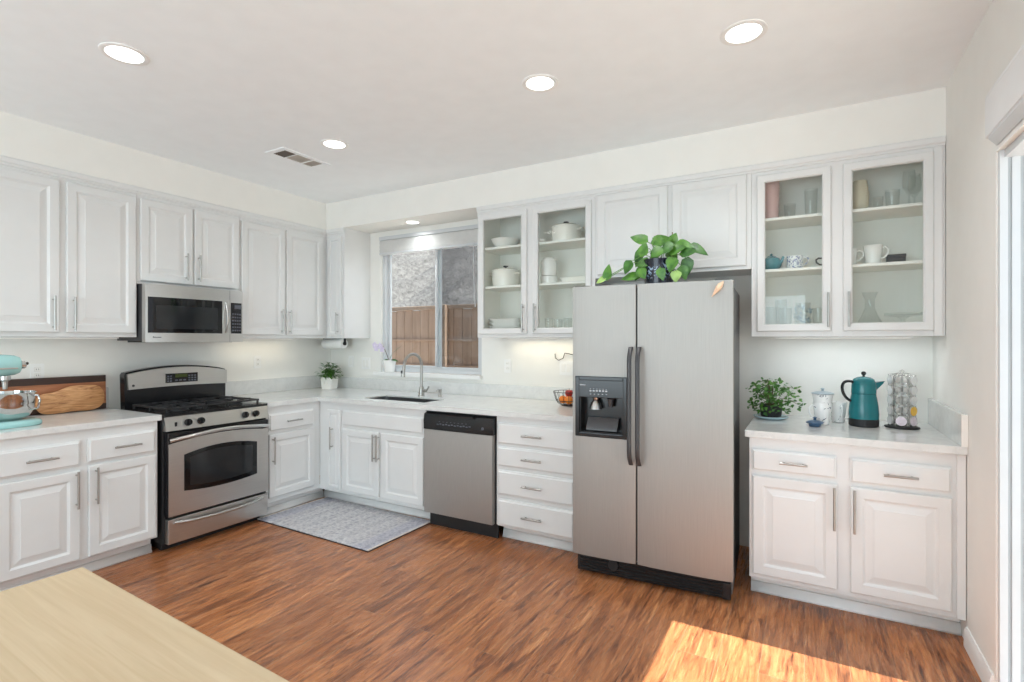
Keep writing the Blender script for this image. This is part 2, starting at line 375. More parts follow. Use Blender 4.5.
# window over the sink: frame, two sashes, panes, sill
fr = MB(); y0, y1 = YB+0.03, YB+0.10
ax0, ax1, az0, az1 = WX0, WX1, WZ0+0.02, WZ1
def ring(mb, x0, x1, z0, z1, wd, y0, y1, bev=0.003):
    mb.box(x0, x0+wd, y0, y1, z0, z1, bev); mb.box(x1-wd, x1, y0, y1, z0, z1, bev)
    mb.box(x0+wd, x1-wd, y0, y1, z0, z0+wd, bev); mb.box(x0+wd, x1-wd, y0, y1, z1-wd, z1, bev)
ring(fr, ax0, ax1, az0, az1, 0.035, y0, y1)
win = struct(fr.build('window_1', 'vinyl'))
xm = -3.04
sa = MB(); ring(sa, ax0+0.035, xm+0.02, az0+0.035, az1-0.035, 0.030, y0+0.038, y0+0.062); sa.build('sliding_sash', 'vinyl', win)
sa = MB(); ring(sa, xm-0.02, ax1-0.035, az0+0.035, az1-0.035, 0.024, y0+0.005, y0+0.03); sa.build('fixed_sash', 'vinyl', win)
MB().box(ax0+0.06, xm-0.005, y0+0.048, y0+0.052, az0+0.06, az1-0.06).build('pane', 'windowpane', win)
MB().box(xm+0.0, ax1-0.05, y0+0.015, y0+0.019, az0+0.05, az1-0.05).build('pane', 'windowpane', win)
MB().box(xm+0.0, ax1-0.05, y0+0.066, y0+0.067, az0+0.05, az1-0.05).build('insect_screen', 'screen', win)
MB().box(xm-0.004, xm+0.014, y0-0.012, y0+0.006, 1.62, 1.70, 0.003).build('sash_latch', 'vinyl', win)
struct(MB().box(WX0-0.06, WX1+0.01, YB-0.045, YB+0.04, WZ0-0.018, WZ0+0.018, 0.004).build('trim_1', 'trim'))
# raised cellular shade at its head
sh = thing('window_shade', 'grey pleated window shade raised to the head of the sink window', 'window shade', (WX0+0.01, YB-0.02, 2.25))
Wd = WX1-WX0-0.02
pl = []
for i in range(7):
    pl += [(-0.010 if i % 2 else -0.004, 0.02+i*0.02)]
b = MB(); poly = [(y, z) for y, z in pl]+[(0.04, z) for y, z in reversed(pl)]
b.prism(poly, 0, Wd, 'yz'); b.build('pleats', 'shade', sh)
MB().box(0, Wd, -0.016, 0.045, 0.142, 0.178, 0.004).build('head_rail', 'vinyl', sh)
MB().box(0, Wd, -0.012, 0.04, 0.0, 0.02, 0.004).build('bottom_rail', 'vinyl', sh)
MB().tube([(Wd-0.05, -0.02, 0.02), (Wd-0.047, -0.022, -0.25), (Wd-0.03, -0.022, -0.55)], 0.003, 6).build('pull_cord', 'vinyl', sh)

# patio slider
b = MB(); steps = [(XR+0.006, XR+0.03, 0.022), (XR+0.042, XR+0.066, 0.02), (XR+0.078, XR+0.13, 0.018)]
for xa, xb, st in steps: b.box(xa, xb, DY1-st, DY1, 0.0, DZ, 0.001); b.box(xa, xb, DY0, DY0+st, 0, DZ, 0.001)
b.box(XR+0.02, XR+0.13, DY0, DY1, DZ-0.03, DZ, 0.002); b.box(XR+0.02, XR+0.13, DY0, DY1, 0, 0.025, 0.002)
door = struct(b.build('door_1', 'vinyl'))
for xa in (XR+0.0302, XR+0.0662): MB().box(xa, xa+0.0116, DY1-0.014, DY1, 0.03, DZ-0.03).build('grey_step', 'gasket', door)  # recessed jamb steps coloured grey to read as shaded
for xx in (XR+0.045, XR+0.09):
    b = MB(); y0, y1 = DY0+0.03, 1.66
    b.box(xx, xx+0.035, y0, y0+0.06, 0.03, DZ-0.03, 0.003); b.box(xx, xx+0.035, y1-0.06, y1, 0.03, DZ-0.03, 0.003)
    b.box(xx, xx+0.035, y0+0.06, y1-0.06, 0.03, 0.10, 0.003); b.box(xx, xx+0.035, y0+0.06, y1-0.06, DZ-0.09, DZ-0.03, 0.003)
    p = b.build('door_panel', 'vinyl', door)
    MB().box(xx+0.015, xx+0.02, y0+0.06, y1-0.06, 0.10, DZ-0.09).build('pane', 'windowpane', p)
rs = thing('roller_shade', 'white roller shade cassette fixed above the patio door opening', 'window shade', (XR, 0.62, 2.16))
b = MB(); b.prism([(-0.002, 0.03), (-0.029, 0.03), (-0.031, 0.034), (-0.031, 0.185), (-0.024, 0.205), (-0.010, 0.222), (-0.002, 0.222)], 0, 2.07, 'xz'); b.build('fascia', 'shadewhite', rs, 6)
b = MB(); b.prism([(-0.028, 0.018), (-0.003, -0.012), (-0.003, 0.0295), (-0.028, 0.0295)], 0.0, 2.04, 'xz'); b.build('hem_bar', 'vinyl', rs, 6)
# frame of the unseen window added behind the viewer
b = MB(); ring(b, FX0, FX1, FZ0, FZ1, 0.05, YF-0.09, YF-0.03); b.box(-1.78, -1.72, YF-0.08, YF-0.04, FZ0, FZ1)
w2 = struct(b.build('added_rear_window', 'vinyl'))

# outside: patio slab, fence, dry slope
struct(MB().box(-14, 9, 4.01, 6.4, -0.14, -0.02).build('ground', 'concrete'))
struct(MB().box(0.78, 9, -8, 4.0, -0.14, -0.03).build('ground_patio', 'concrete'))
b = MB(); N, K = 70, 34; V = []
for j in range(K+1):
    row = []
    for i in range(N+1):
        x = -13+14*i/N; t = j/K; y = 6.3+7.5*t
        z = -0.1+5.6*t**0.85+0.16*math.sin(x*2.3+y*1.1)+0.12*math.sin(x*5.1-y*3.7)+random.uniform(-0.07, 0.07)
        row.append(b.bm.verts.new((x, y, z)))
    V.append(row)
for j in range(K):
    for i in range(N): b.face((V[j][i], V[j][i+1], V[j+1][i+1], V[j+1][i]))
o = b.build('hillside', 'hill', angle=180); struct(o)
fe = thing('wooden_fence', 'brown wooden board fence seen through the sink window', 'fence', (-7.2, 5.6, -0.02))
b = MB(); x = 0.0; i = 0
while x < 6.0:
    h = 1.84+0.008*math.sin(i*2.1); b.box(x, x+0.137, 0, 0.018, 0.06, h, 0.002, 1); x += 0.142; i += 1
b.build('boards', 'fence', fe)
for z, hh, dd in ((1.43, 0.03, 0.02), (1.06, 0.07, 0.035), (0.3, 0.07, 0.035)): MB().box(0, 6.0, -dd, 0, z-hh/2, z+hh/2, 0.003, 1).build('rail', 'fence', fe)
MB().box(0, 6.0, -0.03, 0.03, 1.845, 1.895, 0.004, 1).build('cap_rail', 'fencepost', fe)
for x in (0.75, 2.98, 5.2): MB().box(x-0.055, x+0.055, -0.075, 0.02, 0.0, 1.90, 0.005, 1).build('post', 'fencepost', fe)

# ------------------------------------------------------------------ cabinets
def panel_loops(x0, x1, z0, z1, prof):
    k = min(1.0, min(x1-x0, z1-z0)/0.30)
    L = []
    for ins, y in prof:
        i = ins*k if ins > 0.006 else ins
        L.append([(x0+i, y, z0+i), (x1-i, y, z0+i), (x1-i, y, z1-i), (x0+i, y, z1-i)])
    return L
RAISED = [(0, -0.001), (0, -0.014), (0.002, -0.018), (0.006, -0.020), (0.050, -0.020), (0.0525, -0.0175), (0.058, -0.0140), (0.0605, -0.0115), (0.068, -0.0115), (0.096, -0.0172), (0.0966, -0.0192), (0.099, -0.0196)]
SLAB = [(0, -0.001), (0, -0.010), (0.005, -0.012), (0.018, -0.0135), (0.0225, -0.0175), (0.028, -0.020)]
def pull(parent, x, z, L, vert):
    b = MB(); off = L*0.5-0.022; yb, yf = -0.019, -0.052
    if vert:
        b.lathe([(0.0062, -L/2), (0.0062, L/2)], (x, yf, z), 14)
        for q in (-off, off): b.lathe([(0.0045, yb), (0.0045, yf)], (x, 0, z+q), 10, 'y')
    else:
        b.lathe([(0.0062, -L/2), (0.0062, L/2)], (x, yf, z), 14, 'x')
        for q in (-off, off): b.lathe([(0.0045, yb), (0.0045, yf)], (x+q, 0, z), 10, 'y')
    b.build('handle', 'nickel', parent, 40)
def add_door(root, x0, x1, z0, z1, hx=None, hz=None, L=0.215, glass=False):
    b = MB()
    if glass:
        w_ = 0.046
        b.loft(panel_loops(x0, x1, z0, z1, [(0, -0.001), (0, -0.014), (0.003, -0.018), (0.0055, -0.020)]), cap0=False, cap1=False)
        def rct(i, y): return [(x0+i, y, z0+i), (x1-i, y, z0+i), (x1-i, y, z1-i), (x0+i, y, z1-i)]
        b.loft([rct(0.0055, -0.020), rct(w_-0.008, -0.020), rct(w_-0.002, -0.015), rct(w_, -0.012), rct(w_, -0.001), rct(0, -0.001)], cap0=False, cap1=False)
        d = b.build('door', 'cabinet', root, 6)
        MB().box(x0+w_-0.004, x1-w_+0.004, -0.007, -0.004, z0+w_-0.004, z1-w_+0.004).build('pane', 'pane', d)
    else:
        b.loft(panel_loops(x0, x1, z0, z1, RAISED)); d = b.build('door', 'cabinet', root, 6)
    if hx is not None: pull(d, hx, hz, L, True)
    return d
def add_drawer(root, x0, x1, z0, z1, L=0.14, handle=True, hx=None):
    d = MB().loft(panel_loops(x0, x1, z0, z1, SLAB)).build('drawer', 'cabinet', root, 6)
    if handle: pull(d, (x0+x1)/2 if hx is None else hx, (z0+z1)/2, L, False)
    return d
def carcass(root, x0, x1, d, z0, z1, openings=None, top=True):
    """hollow box with a face frame; openings = list of (xa, xb, za, zb) left open in the face"""
    t = 0.018
    b = MB(); b.box(x0, x0+t, 0.018, d, z0, z1); b.box(x1-t, x1, 0.018, d, z0, z1); b.box(x0+t, x1-t, 0.018, d, z0, z0+t)
    if top: b.box(x0+t, x1-t, 0.018, d, z1-t, z1)
    b.box(x0+t, x1-t, d-0.008, d, z0+t, z1-t)
    if not openings: b.box(x0, x1, 0, 0.018, z0, z1, 0.001, 1)
    else:
        xs = [x0]+[v for op in openings for v in op[:2]]+[x1]
        for i in range(0, len(xs), 2):
            if xs[i+1]-xs[i] > 0.002: b.box(xs[i], xs[i+1], 0, 0.018, z0, z1, 0.001, 1)
        for xa, xb, za, zb in openings: b.box(xa, xb, 0, 0.018, z0, za, 0.001, 1); b.box(xa, xb, 0, 0.018, zb, z1, 0.001, 1)
    return b.build('carcass', 'cabinet', root)
def toe(root, x0, x1, d, rec=0.085):
    b = MB(); b.box(x0, x1, rec, rec+0.018, 0.0, 0.112)
    b.prism([(rec, 0), (rec-0.022, 0), (rec-0.021, 0.010), (rec-0.012, 0.018), (rec-0.009, 0.05), (rec, 0.055)], x0, x1, 'yz')
    b.build('toe_kick', 'trim', root, 6)
RL = PI/2
ZU0, ZU1 = 1.425, ZS                       # upper cabinets
H = ZU1-ZU0; CRZ = H-0.052
def crown_at(r, x0, x1, h):
    b = MB(); zz = h-0.053
    b.prism([(-0.001, zz), (-0.007, zz+0.003), (-0.007, zz+0.012), (-0.014, zz+0.020), (-0.016, zz+0.045), (-0.010, zz+0.052), (-0.001, zz+0.052)], x0, x1, 'yz')
    b.build('crown_molding', 'cabinet', r, 6)
def upper(loc, rz, w_, d, h, label, group, openings=None, cr0=0.0005, cr1=0.0005):
    r = thing('upper_cabinet', label, 'cabinet', loc, rz, group)
    carcass(r, 0.0005, w_-0.0005, d-0.002, 0, h-0.001, openings); crown_at(r, cr0, w_-cr1, h); return r
GU = 'white upper cabinets under the soffit'
DL = XU-XL; DB = YB-YU
# over the mixer counter
y0 = 1.035; r = upper((XU, y0, ZU0), RL, 1.876-y0, DL, H, 'tall two-door white upper cabinet above the aqua mixer and cutting boards', GU)
add_door(r, 1.05-y0, 1.437-y0, 0.027, 0.985, 1.402-y0, 0.147); add_door(r, 1.472-y0, 1.866-y0, 0.027, 0.985, 1.505-y0, 0.147)
# over the microwave
y0 = 1.876; r = upper((XU, y0, 1.803), RL, 2.638-y0, DL, ZU1-1.803, 'short two-door white upper cabinet directly above the microwave', GU)
add_door(r, 1.893-y0, 2.251-y0, 0.022, 0.605, 2.198-y0, 0.152, 0.205); add_door(r, 2.266-y0, 2.626-y0, 0.022, 0.605, 2.290-y0, 0.152, 0.205)
# between microwave and corner
y0 = 2.638; r = upper((XU, y0, ZU0), RL, YU-y0, DL, H, 'tall two-door white upper cabinet between the microwave and the room corner', GU)
add_door(r, 2.648-y0, 3.061-y0, 0.027, 0.975, 3.015-y0, 0.147); add_door(r, 3.077-y0, 3.480-y0, 0.027, 0.975, 3.099-y0, 0.147)
# corner cabinet on the window wall
x0 = XU; r = upper((x0, YU, ZU0), 0, -3.855-x0, DB, H, 'narrow one-door white upper cabinet in the corner beside the sink window', GU, cr0=0.0175)
add_door(r, -4.062-x0, -3.885-x0, 0.027, 0.975, -3.920-x0, 0.142, 0.205)
# glass cabinet beside the window
x0 = -2.335
ops = [(-2.275-x0, -1.935-x0, 0.04, 0.965), (-1.785-x0, -1.392-x0, 0.04, 0.965)]
gl = upper((x0, YU, ZU0), 0, -1.327-x0, DB, H, 'white glass-door upper cabinet of white dishes between window and fridge', GU, ops)
def shelf(r, x0, x1, z, d): MB().box(x0, x1, 0.022, d-0.012, z-0.018, z, 0.002, 1).build('shelf', 'inside', r)
def liner(r, w_, d, h):
    b = MB(); b.box(0.0185, w_-0.0185, d-0.0125, d-0.0105, 0.02, h-0.02)
    b.box(0.0185, 0.0205, 0.02, d-0.0125, 0.02, h-0.02); b.box(w_-0.0205, w_-0.0185, 0.02, d-0.0125, 0.02, h-0.02)
    b.box(0.0205, w_-0.0205, 0.02, d-0.0125, 0.0185, 0.0205); b.build('lining', 'inside', r)
wgl = -1.327-x0; liner(gl, wgl, DB-0.002, H)
GZ1, GZ2 = 1.838, 2.152
for z in (GZ1, GZ2): shelf(gl, 0.021, wgl-0.021, z-ZU0, DB-0.002)
add_door(gl, -2.316-x0, -1.876-x0, 0.027, 0.985, -1.898-x0, 0.147, glass=True); add_door(gl, -1.826-x0, -1.352-x0, 0.027, 0.985, -1.797-x0, 0.147, glass=True)
# over the fridge
x0 = -1.327; r = upper((x0, YU, 1.845), 0, -0.308-x0, DB, ZU1-1.845, 'short two-door white upper cabinet behind the trailing plant over the fridge', GU)
add_door(r, -1.306-x0, -0.815-x0, 0.022, 0.585); add_door(r, -0.786-x0, -0.335-x0, 0.022, 0.585)
# glass cabinet by the patio door
x0 = -0.308
ops = [(-0.235-x0, 0.07-x0, 0.04, 0.965), (0.21-x0, 0.54-x0, 0.04, 0.965)]
gr = upper((x0, YU, ZU0), 0, XR-0.002-x0, DB, H, 'white glass-door upper cabinet of mugs and glasses above the teal kettle', GU, ops)
wgr = XR-0.002-x0; liner(gr, wgr, DB-0.002, H)
for z in (GZ1, GZ2): shelf(gr, 0.021, wgr-0.021, z-ZU0, DB-0.002)
add_door(gr, -0.277-x0, 0.113-x0, 0.030, 0.985, 0.097-x0, 0.152, 0.20, True); add_door(gr, 0.170-x0, 0.580-x0, 0.030, 0.985, 0.197-x0, 0.152, 0.20, True)
MB().box(0.899-0.012, 0.925, -0.012, 0.0, 0, H-0.054, 0.002, 1).build('filler_strip', 'cabinet', gr)

# base cabinets
ZT = 0.876; XF, YFc = -3.71, 3.12
GB = 'white base cabinets under the quartz counter'
def base(loc, rz, w_, d, label, rec=0.085, ext=(0, 0)):
    r = thing('base_cabinet', label, 'cabinet', loc, rz, GB); carcass(r, 0.0005, w_-0.0005, d-0.002, 0.112, ZT, top=False)
    toe(r, 0.0005+ext[0], w_-0.0005+ext[1], d, rec); return r
y0 = 0.60; r = base((XF, y0, 0), RL, 1.815-y0, XF-XL, 'white base cabinet below the aqua mixer and cutting boards')
add_drawer(r, 1.03-y0, 1.396-y0, 0.668, 0.815, 0.14, hx=1.212-y0); add_drawer(r, 1.430-y0, 1.797-y0, 0.676, 0.822, 0.145, hx=1.628-y0)
add_door(r, 1.03-y0, 1.393-y0, 0.124, 0.642, 1.372-y0, 0.535); add_door(r, 1.434-y0, 1.800-y0, 0.124, 0.660, 1.467-y0, 0.54)
add_drawer(r, 0.62-y0, 1.0-y0, 0.668, 0.815); add_door(r, 0.62-y0, 1.0-y0, 0.124, 0.642, 0.655-y0, 0.535)
y0 = 2.600; r = base((XF, y0, 0), RL, YFc-y0, XF-XL, 'white one-drawer base cabinet between the range and the corner', ext=(0, 0.103))
add_drawer(r, 2.618-y0, 3.045-y0, 0.680, 0.818, 0.14); add_door(r, 2.618-y0, 3.050-y0, 0.155, 0.655, 2.645-y0, 0.53)
x0 = XF+0.001; r = base((x0, YFc, 0), 0, -2.532-x0, YB-YFc, 'white sink base cabinet facing the grey rug', 0.125, (-0.0845, 0))
add_door(r, -3.600-x0, -3.440-x0, 0.140, 0.810, -3.526-x0, 0.575, 0.19)
add_drawer(r, -3.414-x0, -2.545-x0, 0.690, 0.815, handle=False)
add_door(r, -3.410-x0, -3.002-x0, 0.140, 0.660, -3.037-x0, 0.54); add_door(r, -2.972-x0, -2.545-x0, 0.140, 0.660, -2.995-x0, 0.54)
x0 = -1.902; r = base((x0, YFc, 0), 0, -1.292-x0, YB-YFc, 'white four-drawer base cabinet between dishwasher and fridge', 0.10)
for z0, z1 in ((0.684, 0.830), (0.529, 0.665), (0.328, 0.502), (0.112, 0.302)): add_drawer(r, -1.887-x0, -1.306-x0, z0, z1, 0.15, hx=-1.605-x0)
x0 = -0.283; r = base((x0, YFc, 0), 0, XR-0.002-x0, YB-YFc, 'white two-door base cabinet below the teal kettle beside the patio door', 0.10)
add_drawer(r, -0.268-x0, 0.122-x0, 0.700, 0.812, 0.13, hx=-0.07-x0); add_drawer(r, 0.180-x0, 0.577-x0, 0.690, 0.810, 0.135, hx=0.382-x0)
add_door(r, -0.265-x0, 0.126-x0, 0.138, 0.670, 0.112-x0, 0.553); add_door(r, 0.182-x0, 0.578-x0, 0.140, 0.668, 0.197-x0, 0.552)
MB().box(0.878, 0.911, -0.012, 0.0, 0.112, ZT-0.002, 0.002, 1).build('filler_strip', 'cabinet', r)

# counters
ZK = 0.914; XC, YC = -3.690, 3.088
GK = 'white quartz counters'
c1 = thing('countertop', 'white quartz counter under the aqua mixer, ending at the range', 'countertop', (XL, 0.58, ZT), 0, GK)
MB().box(0.001, XC-XL, 0, 1.253, 0.001, 0.038, 0.004).build('slab', 'quartz', c1)
MB().box(0.001, 0.020, 0, 1.253, 0.0385, 0.185, 0.003).build('backsplash', 'quartz', c1)
c2 = thing('countertop', 'long L-shaped white quartz counter around the sink', 'countertop', (XL, 2.600, ZT), 0, GK)
SX0, SX1, SY0, SY1 = -3.29, -2.625, 3.215, 3.49
b = MB()
b.box(0.001, XC-XL, 0, YC-2.600+0.004, 0.001, 0.038)
ex = -1.286-XL; fy = YC-2.600; by = YB-2.600-0.001
b.box(0.001, SX0-XL, fy, by, 0.028, 0.038); b.box(0.001, SX0-XL-0.05, fy, by, 0.001, 0.028); b.box(SX1-XL, ex, fy, by, 0.028, 0.038); b.box(SX1-XL+0.05, ex, fy, by, 0.001, 0.028); b.box(SX0-XL-0.05, SX1-XL+0.05, fy, fy+0.06, 0.001, 0.028)
b.box(SX0-XL, SX1-XL, fy, SY0-2.600, 0.028, 0.038); b.box(SX0-XL, SX1-XL, SY1-2.600, by, 0.028, 0.038)
b.build('slab', 'quartz', c2)
MB().box(0.001, 0.020, 0, by, 0.0385, 0.165, 0.003).build('backsplash', 'quartz', c2)
MB().box(0.020, ex, by-0.019, by, 0.0385, 0.145, 0.003).build('backsplash', 'quartz', c2)
sk = thing('sink', 'undermount stainless sink below the gooseneck faucet', 'sink', ((SX0+SX1)/2, (SY0+SY1)/2, 0.70))
hx, hy = (SX1-SX0)/2, (SY1-SY0)/2
def rr(hx, hy, r, z, n=5):
    P = []
    for (sx, sy, a0) in ((1, 1, 0), (-1, 1, PI/2), (-1, -1, PI), (1, -1, 1.5*PI)):
        for i in range(n+1):
            a = a0+PI/2*i/n; P.append((sx*(hx-r)+r*math.cos(a), sy*(hy-r)+r*math.sin(a), z))
    return P
MB().loft([rr(hx+0.02, hy+0.02, 0.05, 0.2025), rr(hx+0.002, hy+0.002, 0.04, 0.2025), rr(hx-0.004, hy-0.004, 0.04, 0.03), rr(hx-0.03, hy-0.03, 0.03, 0.012), rr(0.04, 0.04, 0.0399, 0.006)], cap0=False).build('basin', 'sinksteel', sk)
MB().lathe([(0.038, 0.006), (0.042, 0.010), (0.030, 0.010), (0.026, 0.004)], (0, 0, 0.001), 24).build('drain', 'chrome', sk)
c3 = thing('countertop', 'white quartz counter holding the teal kettle, beside the patio door', 'countertop', (-0.302, YC, ZT), 0, GK)
MB().box(0, XR-0.001+0.302, 0, YB-YC-0.001, 0.001, 0.038, 0.003).build('slab', 'quartz', c3)
b = MB(); x1 = XR-0.001+0.302; b.mi = 0; b.box(x1-0.022, x1, -0.002, YB-YC-0.001, 0.0385, 0.185, 0.002); b.build('side_splash', 'quartz', c3)
MB().box(x1-0.024, x1, -0.006, -0.002, 0.0385, 0.186, 0.001).build('splash_end', 'wall', c3)

# ------------------------------------------------------------------ appliances
# range
rg = thing('gas_range', 'stainless steel gas range with black cooktop below the microwave', 'range', (-3.70, 1.838, 0), RL)
W = 0.755
b = MB(); b.box(0, W, 0, 0.655, 0.055, 0.895, 0.004); b.box(0.03, W-0.03, 0.05, 0.62, 0.0, 0.055); b.build('body', 'matteblack', rg)
for fx in (0.02, W-0.06):
    MB().box(fx, fx+0.04, 0.052, 0.09, 0, 0.056, 0.004).build('foot', 'matteblack', rg)
def bow(x0, x1, z_end, z_mid, n=16): return [(x0+(x1-x0)*i/n, z_end+(z_mid-z_end)*(1-(2*i/n-1)**2)) for i in range(n+1)]
dr = MB().box(0.012, W-0.012, -0.045, -0.001, 0.235, 0.790, 0.006)
door_o = dr.build('oven_door', 'black', rg)
poly = [(0.016, 0.238), (W-0.016, 0.238), (W-0.016, 0.726)]+list(reversed(bow(0.016, W-0.016, 0.716, 0.748)))[1:]
MB().prism(poly, -0.052, -0.044).build('steel_face', 'steelh', door_o)
poly = bow(0.112, W-0.112, 0.392, 0.372)+list(reversed(bow(0.112, W-0.112, 0.634, 0.668)))
MB().prism(poly, -0.0545, -0.0515).build('window', 'glassblack', door_o)
poly = bow(0.150, W-0.150, 0.420, 0.405)+list(reversed(bow(0.150, W-0.150, 0.612, 0.640)))
MB().prism(poly, -0.0560, -0.0544).build('window_screen', 'glassgrey', door_o)
pts = [(x, -0.06-0.035*min(1, 6*min(i, 20-i)/20), z) for i, (x, z) in enumerate(bow(0.02, W-0.02, 0.742, 0.774, 20))]
MB().tube(pts, 0.013, 12).build('handle', 'steelflat', door_o)
d2 = MB().box(0.016, W-0.016, -0.045, -0.001, 0.055, 0.218, 0.005).build('drawer', 'steelh', rg)
pts = [(x, -0.05-0.025*min(1, 6*min(i, 20-i)/20), z) for i, (x, z) in enumerate(bow(0.05, W-0.06, 0.195, 0.178, 20))]
MB().tube(pts, 0.011, 12).build('handle', 'steelflat', d2)
# sloped control panel and knobs
b = MB(); b.prism([(-0.040, 0.802), (-0.002, 0.802), (-0.002, 0.893), (-0.020, 0.893)], 0.004, W-0.004, 'yz'); cp = b.build('control_panel', 'steelh', rg)
for kx in (0.147, 0.233, 0.560, 0.645):
    kb = MB(); kb.lathe([(0.024, 0), (0.023, -0.016), (0.020, -0.022)], (0, 0, 0), 24, 'y'); kb.box(-0.0045, 0.0045, -0.034, -0.018, -0.018, 0.018, 0.002)
    kb.build('knob', 'black', rg, loc=(kx, -0.032, 0.845), rot=(-0.20, 0, 0.0))
MB().box(0.062, 0.076, -0.037, -0.030, 0.828, 0.856, 0.002).build('light_switch', 'black', rg)
# cooktop with grates and burners
b = MB(); b.box(0, W, -0.022, 0.52, 0.893, 0.912, 0.005); b.box(0.03, W-0.03, 0.02, 0.49, 0.912, 0.914); b.build('cooktop', 'black', rg)
for (bx, by_, br) in ((0.18, 0.13, 0.045), (0.18, 0.37, 0.038), (0.575, 0.13, 0.05), (0.575, 0.37, 0.036), (0.378, 0.25, 0.04)):
    b = MB(); b.lathe([(br+0.012, 0.913), (br+0.010, 0.922), (br, 0.924), (br, 0.932), (br-0.006, 0.936)], (bx, by_, 0), 24); b.build('burner', 'iron', rg)
for gx0, gx1 in ((0.04, 0.295), (0.30, 0.455), (0.46, 0.715)):
    b = MB(); zt = 0.948; t = 0.006
    for yy in (0.03, 0.25, 0.475): b.box(gx0, gx1, yy-t, yy+t, zt-0.012, zt, 0.002, 1)
    for xx in (gx0+t, gx1-t): b.box(xx-t, xx+t, 0.03, 0.475, zt-0.012, zt, 0.002, 1)
    xm_ = (gx0+gx1)/2
    for yc in (0.135, 0.365):
        b.box(xm_-0.004, xm_+0.004, yc-0.105, yc-0.03, zt-0.010, zt+0.003, 0.002, 1); b.box(xm_-0.004, xm_+0.004, yc+0.03, yc+0.105, zt-0.010, zt+0.003, 0.002, 1)
        if gx1-gx0 > 0.2:
            b.box(gx0, xm_-0.03, yc-0.004, yc+0.004, zt-0.010, zt+0.003, 0.002, 1); b.box(xm_+0.03, gx1, yc-0.004, yc+0.004, zt-0.010, zt+0.003, 0.002, 1)
    for xx in (gx0+0.008, gx1-0.008):
        for yy in (0.035, 0.25, 0.47): b.box(xx-0.006, xx+0.006, yy-0.006, yy+0.006, 0.911, zt-0.01, 0.001, 1)
    b.build('grate', 'iron', rg)
# backguard with curved top
BY = 0.515
poly = [(0.012, 0.90), (W-0.012, 0.90), (W-0.008, 1.150), (W-0.016, 1.168)]+list(reversed(bow(0.016, W-0.016, 1.172, 1.212)))[1:]+[(0.006, 1.155)]
bgd = MB().prism(poly, BY, BY+0.062).build('backguard', 'black', rg)
poly = bow(0.026, W-0.012, 1.050, 1.058)+list(reversed(bow(0.018, W-0.012, 1.160, 1.200)))
MB().prism(poly, BY-0.022, BY-0.0005).build('steel_fascia', 'steelh', bgd)
MB().box(0.268, 0.505, BY-0.0255, BY-0.0215, 1.082, 1.152, 0.002).build('control_display', 'black', bgd)
MB().box(0.335, 0.425, BY-0.0270, BY-0.0254, 1.120, 1.146).build('clock', 'lcd', bgd)
b = MB()
for bx in (0.285, 0.305, 0.440, 0.462, 0.484):
    for bz in (1.095, 1.113, 1.131): MB().box(bx-0.007, bx+0.007, BY-0.0268, BY-0.0254, bz-0.005, bz+0.005).build('button', 'button', bgd)
for bx in (0.345, 0.375, 0.405): MB().box(bx-0.010, bx+0.010, BY-0.0268, BY-0.0254, 1.094, 1.104).build('button', 'button', bgd)
MB().lathe([(0.009, BY-0.0235), (0.009, BY-0.0215)], (0.055, 0, 1.078), 20, 'y').build('round_emblem', 'darkmark', bgd)

# microwave over the range
mw = thing('microwave', 'stainless over-the-range microwave under the short cabinet', 'microwave', (-4.0, 1.880, 1.400), RL)
WM, HM = 0.715, 0.400
def bowed(x0, x1, z0, z1, off, th, amt=0.030, wt=WM, n=14):
    f = lambda x: -amt*(1-(2*x/wt-1)**2)
    a = [(x0+(x1-x0)*i/n, f(x0+(x1-x0)*i/n)-off) for i in range(n+1)]; bk = [(x, y+th) for x, y in reversed(a)]
    return MB().prism(a+bk, z0, z1, 'xy')
MB().box(0.003, WM-0.003, 0.028, 0.405, 0.0, HM, 0.003).build('body', 'darkgrey', mw)
bowed(0, WM, -0.010, 0.398, 0.0, 0.045).build('front', 'steelh', mw)
md = bowed(0.006, 0.594, 0.050, 0.318, 0.004, 0.006).build('door', 'steelh', mw)
bowed(0.012, 0.528, 0.056, 0.308, 0.0065, 0.006).build('window', 'glassblack', md)
bowed(0.060, 0.490, 0.085, 0.252, 0.0078, 0.003).build('window_screen', 'glassgrey', md)
pts = [(0.560, -0.019-0.030*math.sin(PI*min(1, max(0, t))**0.8)*1.0 if 0 < t < 1 else -0.016, 0.064+0.24*t) for t in [i/14 for i in range(15)]]
MB().tube(pts, 0.010, 10).build('handle', 'steelflat', md)
bowed(0.5955, 0.5975, -0.010, 0.398, 0.0008, 0.004).build('seam', 'darkgrey', mw)
kp = bowed(0.606, 0.702, 0.058, 0.302, 0.003, 0.006).build('keypad', 'black', mw)
def fy_(x, off): return -0.030*(1-(2*x/WM-1)**2)-off
b = MB()
for i in range(4):
    for j in range(6):
        x = 0.622+i*0.0215; z = 0.082+j*0.026; MB().box(x-0.006, x+0.006, fy_(x, 0.0045), fy_(x, 0.002), z-0.006, z+0.006).build('button', 'button', kp)
MB().box(0.620, 0.690, fy_(0.655, 0.0055), fy_(0.66, 0.001), 0.255, 0.285).build('clock', 'button', kp)
b = MB()
for i in range(7): x = 0.045+i*0.0075; b.box(x, x+0.0045, fy_(x, 0.0015), fy_(x, -0.002), 0.020, 0.020+0.008+0.003*(i == 0))
b.build('maker_mark', 'darkmark', mw)
MB().box(0.05, WM-0.05, 0.06, 0.36, -0.012, 0.002, 0.003).build('grease_filter', 'matteblack', mw)

